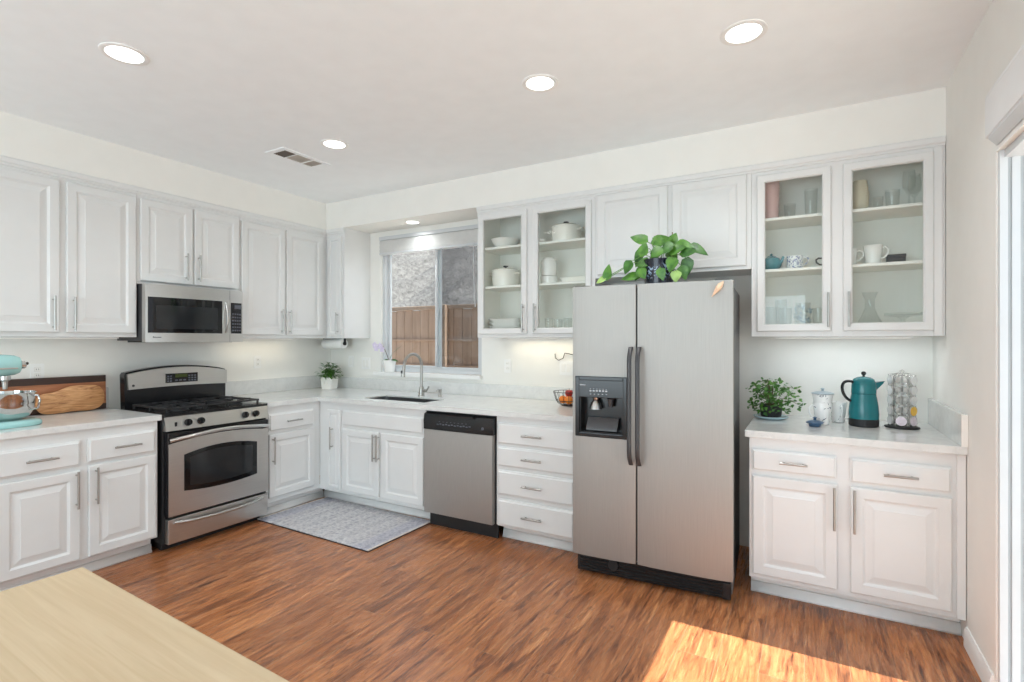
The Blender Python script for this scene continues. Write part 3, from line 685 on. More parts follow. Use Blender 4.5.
# dishwasher
dw = thing('dishwasher', 'stainless dishwasher with black control strip beside the sink cabinet', 'dishwasher', (-2.529, 3.10, 0))
W = 0.624
MB().box(0.004, W-0.004, 0.02, 0.72, 0.10, 0.868).build('tub', 'matteblack', dw)
b = MB(); n = 10
prof = [(-0.012-0.006*math.sin(PI*i/n), 0.112+(0.735-0.112)*i/n) for i in range(n+1)]
b.prism(prof+[(0.02, 0.735), (0.02, 0.112)], 0.006, W-0.012, 'yz'); b.build('door', 'steel', dw)
cpn = MB(); cpn.prism([(0.02, 0.738), (-0.016, 0.738), (-0.018, 0.80), (-0.010, 0.852), (0.02, 0.862)], 0.004, W-0.004, 'yz'); cpn = cpn.build('control_panel', 'black', dw)
MB().prism([(-0.016, 0.846), (-0.030, 0.842), (-0.030, 0.852), (-0.005, 0.862)], 0.16, 0.46, 'yz').build('latch_handle', 'black', cpn)
b = MB()
for i in range(12): MB().box(0.13+i*0.026, 0.146+i*0.026, -0.0195, -0.017, 0.776+0.004*(i % 2), 0.784+0.004*(i % 2)).build('button', 'button', cpn)
for i in range(8): b.box(0.15+i*0.034, 0.160+i*0.034, -0.0190, -0.016, 0.799, 0.803)
b.build('marking', 'button', cpn)
MB().lathe([(0.010, -0.0196), (0.010, -0.0165)], (0.535, 0, 0.780), 20, 'y').build('round_emblem', 'button', cpn)
MB().box(0.01, W-0.01, 0.055, 0.075, 0.0, 0.105).build('kick_plate', 'matteblack', dw)

# refrigerator
rf = thing('refrigerator', 'stainless side-by-side refrigerator with black dispenser', 'refrigerator', (-1.232, 2.892, 0), math.radians(3.3))
W = 0.888; FB = 0.79
MB().box(0.004, W-0.006, 0.085, FB, 0.03, 1.700, 0.006).build('body', 'fridgeside', rf)
def curved_door(mb, x0, x1, z0, z1, xa, xb, th=0.078, amt=0.010, n=8):
    f = lambda x: amt*((2*(x-xa)/(xb-xa)-1)**2)**2
    a = [(x0+(x1-x0)*i/n, f(x0+(x1-x0)*i/n)) for i in range(n+1)]; mb.prism(a+[(x1, th), (x0, th)], z0, z1, 'xy')
dx0, dx1, dz0, dz1 = 0.022, 0.332, 0.834, 1.190
b = MB(); A, B_ = 0.0, 0.3775
curved_door(b, A, dx0, 0.128, 1.721, A, B_); curved_door(b, dx1, B_, 0.128, 1.721, A, B_)
curved_door(b, dx0, dx1, 0.128, dz0, A, B_); curved_door(b, dx0, dx1, dz1, 1.721, A, B_)
fz = b.build('freezer_door', 'steel', rf)
b = MB(); curved_door(b, 0.3875, W, 0.128, 1.721, 0.3875, W); fd = b.build('refrigerator_door', 'steel', rf)
MB().box(0.370, 0.395, 0.03, 0.086, 0.14, 1.70).build('gasket', 'matteblack', rf)
b = MB()
ring(b, dx0, dx1, dz0, dz1, 0.024, -0.010, 0.03, 0.004); b.box(dx0+0.01, dx1-0.01, -0.006, 0.03, 1.066, 1.18, 0.003); b.box(dx0+0.01, dx1-0.01, 0.070, 0.078, dz0+0.01, dz1-0.01)
b.box(dx0+0.01, dx0+0.030, 0.0, 0.075, dz0+0.02, 1.07); b.box(dx1-0.030, dx1-0.01, 0.0, 0.075, dz0+0.02, 1.07); b.box(dx0+0.01, dx1-0.01, 0.0, 0.075, dz0+0.01, dz0+0.03)
dp = b.build('dispenser', 'black', fz)
MB().prism([(0.005, 0.872), (0.005, 0.882), (0.045, 0.945), (0.06, 0.945), (0.06, 0.872)], 0.085, 0.270, 'yz').build('drip_tray', 'darkgrey', dp)
MB().lathe([(0.038, 0), (0.030, 0.03), (0.016, 0.055), (0.02, 0.07)], (0.135, 0.035, 0.995), 20).build('ice_chute', 'steelflat', dp)
MB().lathe([(0.014, 0), (0.018, 0.03), (0.022, 0.05)], (0.225, 0.035, 1.01), 16).build('water_spout', 'darkgrey', dp)
b = MB()
for i in range(7): b.box(0.050+i*0.005, 0.0535+i*0.005, -0.0075, -0.0055, 1.136, 1.142)
for i in range(6): MB().box(0.110+i*0.019, 0.122+i*0.019, -0.0075, -0.0055, 1.102, 1.110).build('button', 'mark', dp); b.box(0.112+i*0.019, 0.119+i*0.019, -0.0075, -0.0055, 1.116, 1.118)
for i in range(5): b.box(0.112+i*0.024, 0.120+i*0.024, -0.0075, -0.0055, 1.085, 1.088)
b.build('lettering', 'mark', dp)
for hx_, par in ((0.356, fz), (0.402, fd)):
    pts = []; 
    for i in range(25):
        t = i/24; z = 0.695+0.67*t; e = min(t, 1-t); y = -0.012-0.046*min(1, (e/0.10))**0.7
        pts.append((hx_, y, z))
    b = MB(); L = []
    for (x, y, z) in pts:
        L.append([(x+0.0130*math.cos(2*PI*k/12), y+0.012*math.sin(2*PI*k/12), z) for k in range(12)])
    b.loft(L); b.build('handle', 'darkgrey', par)
for x0, x1 in ((0.0, 0.10), (0.79, 0.875)): MB().box(x0+0.006, x1, 0.02, 0.14, 1.700, 1.728, 0.008).build('hinge_cover', 'matteblack', rf)
b = MB(); b.box(0.012, W-0.012, 0.062, 0.085, 0.012, 0.122, 0.004)
for i in range(5): b.box(0.03, W-0.03, 0.054, 0.064, 0.026+i*0.019, 0.034+i*0.019, 0.002, 1)
b.box(W-0.055, W-0.012, 0.048, 0.07, 0.012, 0.10, 0.006); gl_ = b.build('base_grille', 'black', rf)
MB().lathe([(0.030, 0.046), (0.030, 0.06)], (0.235, 0, 0.078), 24, 'y').build('filter_cap', 'matteblack', gl_)
for fx in (0.05, W-0.10): MB().box(fx, fx+0.05, 0.12, 0.17, 0, 0.032).build('foot', 'matteblack', rf)

# ------------------------------------------------------------------ table, rug, ceiling fittings
tb = thing('table', 'pale blond wood table at the near edge of the kitchen', 'table', (-1.147, 0.018, 0), math.radians(-2.2))
MB().box(-0.69, 0.62, -0.66, 0.645, 0.722, 0.75, 0.004).build('tabletop', 'tabletop', tb)
b = MB(); ring(b, -0.62, 0.55, 0.64, 0.722, 0.02, -0.59, -0.57); b.box(-0.62, -0.60, -0.59, 0.575, 0.64, 0.721); b.box(0.53, 0.55, -0.59, 0.575, 0.64, 0.721); b.box(-0.62, 0.55, 0.555, 0.575, 0.64, 0.721)
b.build('apron', 'tabletop', tb)
for lx, ly in ((-0.60, 0.555), (0.53, 0.555), (-0.60, -0.57), (0.53, -0.57)):
    MB().loft([[(lx+q*sx, ly+q*sy, z) for sx, sy in ((-1, -1), (1, -1), (1, 1), (-1, 1))] for q, z in ((0.022, 0), (0.032, 0.721))]).build('leg', 'tabletop', tb)
rug = thing('rug', 'grey patterned rug on the floor in front of the sink', 'rug', (-3.13, 2.866, 0), math.radians(-1.2))
MB().box(-0.605, 0.605, -0.335, 0.335, 0.0005, 0.006).build('backing', 'rugback', rug)
MB().box(-0.590, 0.590, -0.332, 0.332, 0.006, 0.0115, 0.002, 1).build('pile', 'rug', rug)
for xx in (-0.604, 0.590): MB().box(xx, xx+0.014, -0.333, 0.333, 0.006, 0.0125, 0.002, 1).build('binding', 'rugedge', rug)

def downlight(x, y, z, r, label, e):
    t = thing('recessed_light', label, 'ceiling light', (x, y, z), 0, 'recessed ceiling lights')
    MB().lathe([(r, 0.0), (r, -0.004), (r*0.93, -0.007), (r*0.76, -0.004), (r*0.74, -0.0005)], (0, 0, 0), 40, cap0=False, cap1=False).build('trim_ring', 'trim', t)
    MB().lathe([(r*0.76, -0.0035), (r*0.5, -0.005), (0.0, -0.0055)], (0, 0, 0), 40, cap0=False).build('lens', 'lens', t)
    lamp('light_glow', 'AREA', (0, 0, -0.012), e, (0.95, 0.985, 1.0), parent=t, shape='DISK', size=r*1.44, spread=math.radians(140))
    return t
downlight(-2.786, 1.221, ZC, 0.098, 'round glowing ceiling light nearest the upper cabinet over the mixer', 5)
downlight(-1.217, 2.431, ZC, 0.094, 'round glowing ceiling light in the ceiling just in front of the fridge', 5)
downlight(-0.247, 2.473, ZC, 0.096, 'round glowing ceiling light nearest the patio door wall', 5)
downlight(-2.813, 2.489, ZC, 0.092, 'round glowing ceiling light beside the ceiling air vent', 5)
downlight(-3.145, 3.684, ZS, 0.072, 'small round glowing light in the soffit over the sink window', 1.6)
v = thing('air_vent', 'rectangular three-section air vent set in the ceiling', 'air vent', (-3.262, 2.553, ZC))
b = MB(); b.box(-0.102, -0.066, -0.205, 0.205, -0.006, 0, 0.001); b.box(0.066, 0.102, -0.205, 0.205, -0.006, 0, 0.001)
for ya, yb in ((-0.205, -0.165), (-0.072, -0.062), (0.068, 0.078), (0.165, 0.205)): b.box(-0.066, 0.066, ya, yb, -0.006, 0, 0.001)
b.build('frame', 'ceiling', v)
for k, (ya, yb, m_) in enumerate(((-0.165, -0.072, 'ventdark'), (-0.062, 0.068, 'ventpale'), (0.078, 0.165, 'ventpale'))):  # shade between slats painted on: dark first section, paler others
    b = MB(); n = 6
    if k == 1:
        for i in range(9):
            x = -0.065+i*0.0145; b.prism([(x, -0.003), (x+0.0115, -0.006), (x+0.0115, -0.005), (x+0.001, -0.002)], ya, yb, 'xz')
    else:
        for i in range(n):
            y = ya+(yb-ya)*i/n; sg = 1 if k == 0 else -1
            b.prism([(y, -0.001 if sg > 0 else -0.006), (y+0.011, -0.006 if sg > 0 else -0.001), (y+0.0125, -0.005 if sg > 0 else 0), (y+0.002, 0 if sg > 0 else -0.005)], -0.066, 0.066, 'yz')
    b.build('louvres', m_, v)
MB().box(-0.066, 0.066, -0.165, -0.068, -0.0008, -0.0002).build('duct_mouth', 'ventdark', v)  # dark sheet standing for the shade inside the duct
MB().box(-0.066, 0.066, -0.066, 0.166, -0.0026, -0.0016).build('pale_backing', 'ventpale', v)  # pale backing added to keep these slots light

# ------------------------------------------------------------------ wall plates
def outlet(loc, rz, label, kind='duplex', wd=0.072):
    t = thing('wall_outlet', label, 'wall outlet', loc, rz, 'white wall plates')
    MB().box(-wd/2, wd/2, -0.006, 0, -0.058, 0.058, 0.003).build('cover_plate', 'trim', t)
    if kind == 'duplex':
        for z in (-0.02, 0.02):
            q = MB().box(-0.017, 0.017, -0.0085, -0.005, z-0.014, z+0.014, 0.004).build('socket', 'ceramic', t)
            b = MB(); b.box(-0.007, -0.005, -0.009, -0.0083, z-0.004, z+0.006); b.box(0.005, 0.007, -0.009, -0.0083, z-0.004, z+0.006); b.build('slots', 'darkmark', q)
    elif kind == 'single':
        MB().box(-0.017, 0.017, -0.0085, -0.005, -0.033, 0.033, 0.003).build('socket', 'ceramic', t)
    else:
        for x in (-0.023, 0.023): MB().box(x-0.016, x+0.016, -0.0095, -0.005, -0.033, 0.033, 0.003).build('rocker', 'ceramic', t)
    return t
outlet((XL, 1.435, 1.190), RL, 'white wall outlet above the cutting boards beside the mixer')
outlet((XL, 3.017, 1.204), RL, 'white wall outlet between range and corner, above the backsplash')
outlet((-4.125, YB, 1.185), 0, 'white wall outlet just beside the corner herb pot', 'single')
outlet((-3.915, YB, 1.170), 0, 'double white rocker plate between the herb pot and the orchid', 'rocker', 0.115)
outlet((-2.245, YB, 1.184), 0, 'white wall outlet under the glass cabinet of dishes, nearer the window')
outlet((-1.700, YB, 1.180), 0, 'white wall switch plate under the glass cabinet, near the fridge', 'rocker', 0.115)
t = thing('charging_cord', 'short dark looped cord above the switch plate near the fridge', 'cord', (-1.72, YB-0.003, 1.26))
pts = [(-0.075, -0.01, 0.035), (-0.07, -0.014, 0.0), (-0.04, -0.014, -0.018), (0.0, -0.014, 0.0), (0.012, -0.012, 0.04), (0.05, -0.012, 0.035), (0.10, -0.01, 0.025)]
MB().tube(pts, 0.0035, 8).build('cable', 'cord', t)

# under-cabinet strip lamps, two of them added as unseen fill
def strip(loc, rz, L, label, e, col=(1.0, 0.86, 0.62)):
    t = thing('under_cabinet_light', label, 'light', loc, rz)
    MB().box(-L/2, L/2, -0.015, 0.015, -0.010, -0.001, 0.002).build('housing', 'trim', t)
    MB().box(-L/2+0.01, L/2-0.01, -0.010, 0.010, -0.0115, -0.0098).build('diffuser', 'softlens', t)
    lamp('strip_glow', 'AREA', (0, 0, -0.016), e, col, parent=t, shape='RECTANGLE', size=L, size_y=0.03)
strip((-1.80, 3.76, ZU0), 0, 0.75, 'slim strip light under the glass cabinet of white dishes', 1.0)
strip((-4.20, 1.45, ZU0), RL, 0.7, 'unseen fill strip added under the cabinet above the aqua mixer', 0.42, (1.0, 0.98, 0.93))  # unseen strip added to brighten the wall behind the mixer
strip((0.16, 3.66, ZU0), 0, 0.7, 'unseen fill strip added under the glass cabinet above the teal carafe', 1.15, (0.92, 0.97, 1.0))  # unseen strip added to brighten the wall behind the carafe
strip((-4.31, 3.00, ZU0), RL, 0.6, 'slim strip light under the cabinet between microwave and corner', 0.45)

# ------------------------------------------------------------------ plants
def leaf(mb, base, d, up, L, Wd, droop=0.2, n=5, fold=0.18):
    base = Vector(base); d = Vector(d).normalized(); up = Vector(up); sd = d.cross(up)
    if sd.length < 1e-4: sd = d.orthogonal()
    sd.normalize(); nn = sd.cross(d).normalized()
    prev = None
    for i in range(n+1):
        t = i/n; wv = Wd*0.5*max(0.0, math.sin(PI*min(1, t**0.62)))**0.85
        c = base+d*(L*t)-nn*(droop*L*t*t)
        a = mb.bm.verts.new(c+sd*wv+nn*wv*fold); m = mb.bm.verts.new(c); e = mb.bm.verts.new(c-sd*wv+nn*wv*fold)
        if prev: mb.face((prev[0], prev[1], m, a)); mb.face((prev[1], prev[2], e, m))
        prev = (a, m, e)
    return base
def pot_profile(r0, r1, h, t=0.005): return [(r0*0.9, 0), (r0, 0.003), (r1, h), (r1-t, h), (r1-t-0.003, h*0.86), (0.001, h*0.85)]

# pothos on the fridge
pt = thing('potted_plant', 'trailing broad-leaf green plant in a navy pot on top of the fridge', 'plant', (-0.772, 3.115, 1.7005), 0)
MB().lathe(pot_profile(0.080, 0.091, 0.178), seg=40, cap1=True).build('pot', 'navy', pt)
MB().lathe([(0.077, 0.146), (0.03, 0.152), (0.001, 0.152)], seg=24).build('soil', 'soil', pt)
# (x, z offsets, y offset, direction angle in the upright plane, length, width, dark)
PX, PZ, PY = -0.745, 1.7005, 3.115
LV = [(-0.800, 1.966, 155, .100, .058, 0), (-0.770, 1.962, 10, .105, .066, 0), (-0.672, 1.945, 70, .070, .060, 0), (-0.835, 1.925, 245, .100, .056, 1), (-0.815, 1.885, 80, .075, .060, 0),
      (-0.765, 1.895, 5, .085, .066, 0), (-0.650, 1.925, 200, .080, .060, 1), (-0.630, 1.935, 350, .090, .058, 0), (-0.565, 1.925, 332, .105, .050, 1), (-0.600, 1.875, 10, .080, .056, 1),
      (-0.640, 1.850, 250, .075, .062, 0), (-0.570, 1.850, 262, .100, .058, 1), (-0.885, 1.850, 240, .075, .055, 1), (-0.790, 1.850, 190, .080, .056, 0), (-0.815, 1.815, 230, .085, .060, 0),
      (-1.030, 1.762, 85, .085, .050, 0), (-0.855, 1.770, 185, .090, .050, 0), (-0.772, 1.775, 250, .060, .035, 0), (-0.715, 1.795, 285, .065, .046, 0), (-0.625, 1.775, 260, .060, .055, 2),
      (-1.045, 1.765, 200, .060, .040, 2), (-0.700, 1.955, 150, .085, .060, 1), (-0.740, 1.925, 230, .080, .060, 0), (-0.690, 1.910, 300, .080, .055, 0), (-0.660, 1.890, 20, .085, .06, 0),
      (-0.830, 1.800, 300, .06, .05, 0), (-0.600, 1.805, 285, .075, .05, 0), (-0.720, 1.94, 95, .05, .045, 0)]
lb = [MB(), MB(), MB()]; st = MB()
for i, (x, z, ang, L, Wd, dk) in enumerate(LV):
    yo = random.uniform(-0.10, -0.055) if z < 1.89 else random.uniform(-0.09, 0.03)
    if x < -0.9: yo = -0.085
    a = math.radians(ang); p = Vector(((x-PX)*1.02, yo, (z-PZ)*1.02+0.012))
    d = Vector((math.cos(a), random.uniform(-0.25, 0.05), math.sin(a)))
    leaf(lb[dk], p-d*0.012, d, (random.uniform(-0.2, 0.2), -1.0, 0.55), L*1.22, Wd*1.25, 0.16, 6)
    ctr = Vector((random.uniform(-0.03, 0.03), random.uniform(-0.02, 0.02), 0.155))
    mid = (ctr+p)/2+Vector((0, 0, 0.05)); st.tube([ctr, ctr.lerp(mid, 0.6)+Vector((0, 0, 0.012)), mid, mid.lerp(p, 0.6), p], 0.0022, 6)
fo = lb[0].build('foliage', 'leaf', pt, 180); lb[1].build('dark_leaves', 'leafdark', fo, 180); lb[2].build('pale_leaves', 'leafpale', fo, 180)
st.build('stems', 'stem', pt)
MB().tube([(0.075, 0.0, 0.15), (0.078, 0.0, 0.25), (0.078, 0.0, 0.335)], 0.003, 8).build('support_stake', 'vine', pt)

# herb in the corner
pt = thing('potted_plant', 'small leafy green plant in a white square pot in the counter corner', 'plant', (-4.215, 3.665, ZK+0.001), 0.25)
MB().loft([rr(0.056, 0.056, 0.012, 0.0), rr(0.066, 0.066, 0.012, 0.118), rr(0.060, 0.060, 0.010, 0.118), rr(0.058, 0.058, 0.010, 0.105)]).build('pot', 'ceramic', pt)
b = MB()
for x in (-0.02, 0.015): b.box(x-0.004, x+0.004, -0.0685, -0.062, 0.045, 0.075, 0.001)
b.build('pressed_mark', 'offwhite', pt)
b = MB(); st = MB()
for i in range(330):
    a = random.uniform(0, 2*PI); ph = random.uniform(0.0, 1.5); rad = random.uniform(0.04, 0.125)
    p = Vector((math.cos(a)*math.cos(ph)*rad, math.sin(a)*math.cos(ph)*rad, 0.11+math.sin(ph)*rad*1.25))
    leaf(b, p, (math.cos(a)+random.uniform(-.4, .4), math.sin(a)+random.uniform(-.4, .4), random.uniform(-0.3, 0.7)), (0, 0, 1), random.uniform(0.030, 0.05), 0.026, 0.25, 4)
    if i % 6 == 0: st.tube([(0, 0, 0.105), tuple(p*0.5+Vector((0, 0, 0.06))), tuple(p)], 0.0015, 5)
leaf(b, (0.09, -0.03, 0.20), (1, -0.2, 0.1), (0, 0, 1), 0.03, 0.02)
st.tube([(0.01, 0, 0.12), (0.05, -0.02, 0.18), (0.09, -0.03, 0.20)], 0.0015, 5)
b.build('foliage', 'leaf', pt, 180); st.build('stems', 'stem', pt)

# trailing plant on the right counter
pt = thing('potted_plant', 'bushy small-leaved plant on a pale blue saucer beside the fridge', 'plant', (-0.205, 3.62, ZK+0.001))
MB().lathe([(0.065, 0), (0.095, 0.010), (0.101, 0.018), (0.097, 0.019), (0.075, 0.009), (0.001, 0.006)], seg=40).build('saucer', 'saucer', pt)
MB().lathe([(0.040, 0.0095), (0.058, 0.016), (0.066, 0.085), (0.062, 0.085), (0.058, 0.075), (0.001, 0.074)], seg=32).build('pot', 'matteblack', pt)
MB().lathe([(0.058, 0.070), (0.02, 0.080), (0.001, 0.080)], seg=24).build('soil', 'soil', pt)
b = MB(); b2 = MB(); st = MB()
for i in range(330):
    a = random.uniform(0, 2*PI); rad = random.uniform(0.02, 0.19)*random.uniform(0.6, 1); hgt = random.uniform(-0.05, 0.165)*(1-(rad/0.2)**2*0.5)
    p = Vector((math.cos(a)*rad, math.sin(a)*rad*0.85, 0.085+hgt))
    if p.z < 0.03: p.z = 0.03+random.random()*0.03
    if p.x < -0.135: p.x = -0.135+random.random()*0.07
    leaf(b if i % 3 else b2, p, (random.uniform(-1, 1), random.uniform(-1, 0.4), random.uniform(-0.6, 0.5)), (random.uniform(-.3, .3), -0.5, 0.8), random.uniform(0.018, 0.034), random.uniform(0.015, 0.026), 0.2, 3)
    if i % 9 == 0: st.tube([(0, 0, 0.08), (p.x*0.45, p.y*0.45, 0.10+max(0, hgt)), tuple(p)], 0.0014, 5)
for dx, dz in ((0.07, 0.185), (0.105, 0.165), (-0.02, 0.18), (-0.085, 0.165), (0.17, 0.09)):
    st.tube([(0, 0, 0.08), (dx*0.6, -0.01, 0.12), (dx, -0.02, dz)], 0.0014, 5)
    for q in range(5): leaf(b2, (dx+random.uniform(-.008, .008), -0.02, dz+random.uniform(-.008, .008)), (random.uniform(-1, 1), -0.4, random.uniform(-.6, .8)), (0, -0.6, 0.8), 0.022, 0.017, 0.1, 3)
fo = b.build('foliage', 'leaf', pt, 180); b2.build('dark_leaves', 'leafdark', fo, 180); st.build('stems', 'vine', pt)

# orchid on the sill
pt = thing('orchid', 'lilac orchid in a white pot on the sink window sill', 'plant', (-3.575, 3.845, WZ0+0.0185))
MB().lathe(pot_profile(0.050, 0.064, 0.118), seg=32).build('pot', 'ceramic', pt)
MB().lathe([(0.056, 0.098), (0.001, 0.106)], seg=20).build('soil', 'soil', pt)
st = MB(); st.tube([(0, 0, 0.10), (-0.025, -0.01, 0.17), (-0.05, -0.02, 0.235), (-0.075, -0.03, 0.262), (-0.12, -0.045, 0.25)], 0.0028, 7); st.build('flower_stem', 'vine', pt)
b = MB()
for (lx, lz, a, L) in ((0.01, 0.11, 62, 0.21), (0.015, 0.11, 20, 0.11), (-0.01, 0.11, 160, 0.07)):
    leaf(b, (lx, -0.01, lz), (math.cos(math.radians(a)), -0.25, math.sin(math.radians(a))), (0, -0.5, 1), L, 0.04, 0.45, 7)
b.build('foliage', 'leafdark', pt, 180)
for (fx, fyy, fzz) in ((-0.085, -0.04, 0.255), (-0.125, -0.05, 0.235), (-0.062, -0.035, 0.225), (-0.145, -0.05, 0.262)):
    b = MB()
    for k in range(5):
        a = 2*PI*k/5+0.3; leaf(b, (fx, fyy, fzz), (math.cos(a), -0.15, math.sin(a)), (0, -1, 0), 0.038, 0.034, 0.12, 5)
    b.ball((fx, fyy-0.006, fzz-0.003), 0.006, 10); b.build('blossom', 'petal', pt, 180)

# ------------------------------------------------------------------ counter objects: sink side
fa = thing('faucet', 'brushed nickel gooseneck faucet with a side lever behind the sink', 'faucet', (-2.985, 3.615, ZK+0.0005))
b = MB(); b.lathe([(0.030, 0), (0.030, 0.006), (0.024, 0.012), (0.022, 0.06), (0.019, 0.075), (0.0135, 0.085)], seg=28)
pts = [(0, 0, 0.08), (0, 0, 0.18), (0, 0, 0.27)]+[(-0.02*(1-math.cos(PI*t))/2*2, -0.09*(1-math.cos(PI*t)), 0.27+0.098*math.sin(PI*t)) for t in [i/12 for i in range(1, 12)]]+[(-0.04, -0.185, 0.255)]
b.tube(pts, 0.0125, 14); b.build('spout', 'nickel', fa)
b = MB(); b.tube([(-0.04, -0.184, 0.262), (-0.042, -0.190, 0.215), (-0.043, -0.193, 0.175)], [0.0135, 0.016, 0.019], 14); b.build('spray_head', 'nickel', fa)
MB().box(-0.050, -0.036, -0.214, -0.203, 0.205, 0.23, 0.003).build('spray_button', 'matteblack', fa)
b = MB(); b.lathe([(0.014, 0.015), (0.014, 0.055), (0.010, 0.06)], (0, 0, 0.045), 18, 'x'); b.tube([(0.052, 0, 0.045), (0.075, -0.01, 0.060), (0.10, -0.02, 0.085)], [0.008, 0.007, 0.006], 10); b.build('lever', 'nickel', fa)
so = thing('soap_dispenser', 'short nickel dispenser pump on the counter next to the faucet', 'soap dispenser', (-2.785, 3.625, ZK+0.0005))
MB().lathe([(0.020, 0), (0.020, 0.005), (0.015, 0.012), (0.013, 0.045), (0.015, 0.05), (0.015, 0.062), (0.010, 0.066)], seg=24).build('body', 'nickel', so)
MB().tube([(0, 0, 0.058), (0, -0.03, 0.062), (0, -0.05, 0.054)], 0.006, 10).build('nozzle', 'nickel', so)

pr = thing('paper_towel_holder', 'paper towel roll mounted under the corner cabinet', 'paper towel', (-4.205, 3.72, 1.372))
MB().lathe([(0.018, -0.14), (0.047, -0.14), (0.050, -0.135), (0.050, 0.135), (0.047, 0.14), (0.018, 0.14)], seg=36, axis='x', cap0=False, cap1=False).build('roll', 'paper', pr)
MB().lathe([(0.0175, -0.139), (0.0175, 0.139)], seg=20, axis='x').build('cardboard_tube', 'vine', pr)
b = MB()
for sx in (-0.15, 0.15): b.lathe([(0.018, sx-0.004), (0.018, sx+0.004)], (0, 0, 0), 20, 'x'); b.box(sx-0.004, sx+0.004, -0.012, 0.012, 0, 0.0525, 0.002)
b.lathe([(0.008, -0.15), (0.008, 0.15)], seg=12, axis='x'); b.build('bracket', 'matteblack', pr)

bk = thing('wire_basket', 'dark wire fruit basket on the counter beside the fridge', 'basket', (-1.56, 3.60, ZK+0.001))
b = MB()
for z, r in ((0.003, 0.055), (0.04, 0.098), (0.105, 0.118)): b.tube([(r*math.cos(2*PI*i/32), r*math.sin(2*PI*i/32), z) for i in range(32)], 0.0025, 6, True)
for k in range(16):
    a = 2*PI*k/16; b.tube([(r*math.cos(a), r*math.sin(a), z) for r, z in ((0.0, 0.003), (0.055, 0.003), (0.085, 0.022), (0.102, 0.055), (0.118, 0.105))], 0.0018, 6)
b.build('wires', 'cord', bk)
FRU = [('orange', 'orange', 'bright orange resting in the basket, nearest the window', (-0.042, -0.018, 0.044), 0.031), ('orange', 'orange', 'bright orange at the front of the fruit basket', (0.018, -0.042, 0.044), 0.031),
       ('apple', 'apple', 'red apple on the fridge side of the wire basket', (0.042, 0.018, 0.044), 0.031), ('orange', 'orange', 'bright orange at the wall side of the fruit basket', (-0.018, 0.042, 0.044), 0.031),
       ('apple', 'apple', 'red apple piled on top of the fruit in the basket', (0.0, 0.0, 0.091), 0.031)]
for nm, mt, lab, p, r in FRU:
    t = thing(nm, lab, 'fruit', (-1.56+p[0], 3.60+p[1], ZK+0.001+p[2]), random.random()*6)
    if nm == 'orange': MB().ball((0, 0, 0), r, 24, 0.96).build('peel', mt, t)
    else: MB().lathe([(0.001, -r*0.78), (r*0.35, -r*0.88), (r*0.8, -r*0.5), (r, 0.05*r), (r*0.85, r*0.6), (r*0.45, r*0.86), (0.12*r, r*0.72), (0.001, r*0.62)], seg=24).build('skin', mt, t, 60)
    MB().tube([(0, 0, r*(0.9 if nm == 'orange' else 0.62)), (0.002, 0, r*1.0), (0.004, 0, r*(0.99 if nm == 'orange' else 1.2))], 0.0015 if nm == 'apple' else 0.003, 6).build('stem', 'vine', t)

# ------------------------------------------------------------------ counter objects: mixer and boards
mx = thing('stand_mixer', 'aqua stand mixer with a polished steel bowl on the counter', 'stand mixer', (-3.95, 0.925, ZK+0.001), PI/2+0.02)
# local +x runs to the front of the mixer
b = MB(); P0 = rr(0.235, 0.125, 0.12, 0.0, 8); b.loft([[(x*0.985+0.137, y*0.98, 0) for x, y, z in P0], [(x+0.137, y, 0.004) for x, y, z in P0], [(x+0.137, y, 0.020) for x, y, z in P0], [(x*0.97+0.137, y*0.96, 0.028) for x, y, z in P0], [(x*0.90+0.137, y*0.86, 0.034) for x, y, z in P0]]); b.build('base', 'aqua', mx)
L = []
for z, x, a_, w_ in ((0.03, -0.03, 0.055, 0.055), (0.10, -0.035, 0.042, 0.045), (0.18, -0.035, 0.042, 0.045), (0.27, -0.02, 0.055, 0.052)):
    L.append([(x+a_*math.cos(2*PI*k/20), w_*math.sin(2*PI*k/20), z) for k in range(20)])
MB().loft(L).build('column', 'aqua', mx)
L = []
for x, r, zc in ((-0.135, 0.012, 0.335), (-0.125, 0.04, 0.335), (-0.09, 0.060, 0.337), (-0.02, 0.068, 0.340), (0.10, 0.066, 0.343), (0.20, 0.062, 0.345), (0.255, 0.056, 0.345), (0.275, 0.046, 0.345), (0.282, 0.030, 0.345)):
    L.append([(x, r*0.92*math.cos(2*PI*k/24), zc+r*math.sin(2*PI*k/24)) for k in range(24)])
hd = MB().loft(L).build('head', 'aqua', mx)
L = []
for x, r in ((-0.02, 0.0690), (0.10, 0.0670), (0.20, 0.0630), (0.255, 0.0572)):
    zc = 0.341; L.append([(x, q*r*0.925*math.cos(a), zc-0.012+r*math.sin(a)*0.3) for q, a in ((1, 0.2), (1, 0.05), (1, -0.1), (1, -0.25))])
b = MB(); b.loft(L, close=False, cap0=False, cap1=False); L2 = [[(x, -y, z) for x, y, z in r_] for r_ in L]; b.loft(L2, close=False, cap0=False, cap1=False)
b.build('trim_band', 'steelflat', hd)
b = MB(); b.lathe([(0.022, 0.279), (0.022, 0.300), (0.018, 0.304)], (0, 0, 0.345), 24, 'x'); b.build('attachment_hub', 'chrome', hd)
MB().lathe([(0.007, 0.304), (0.009, 0.318), (0.006, 0.322)], (0, 0.012, 0.352), 14, 'x').build('hub_knob', 'matteblack', hd)
MB().lathe([(0.024, 0.285), (0.024, 0.262), (0.014, 0.255), (0.010, 0.21)], (0.215, 0, 0), 20).build('beater_shaft', 'steelflat', mx)
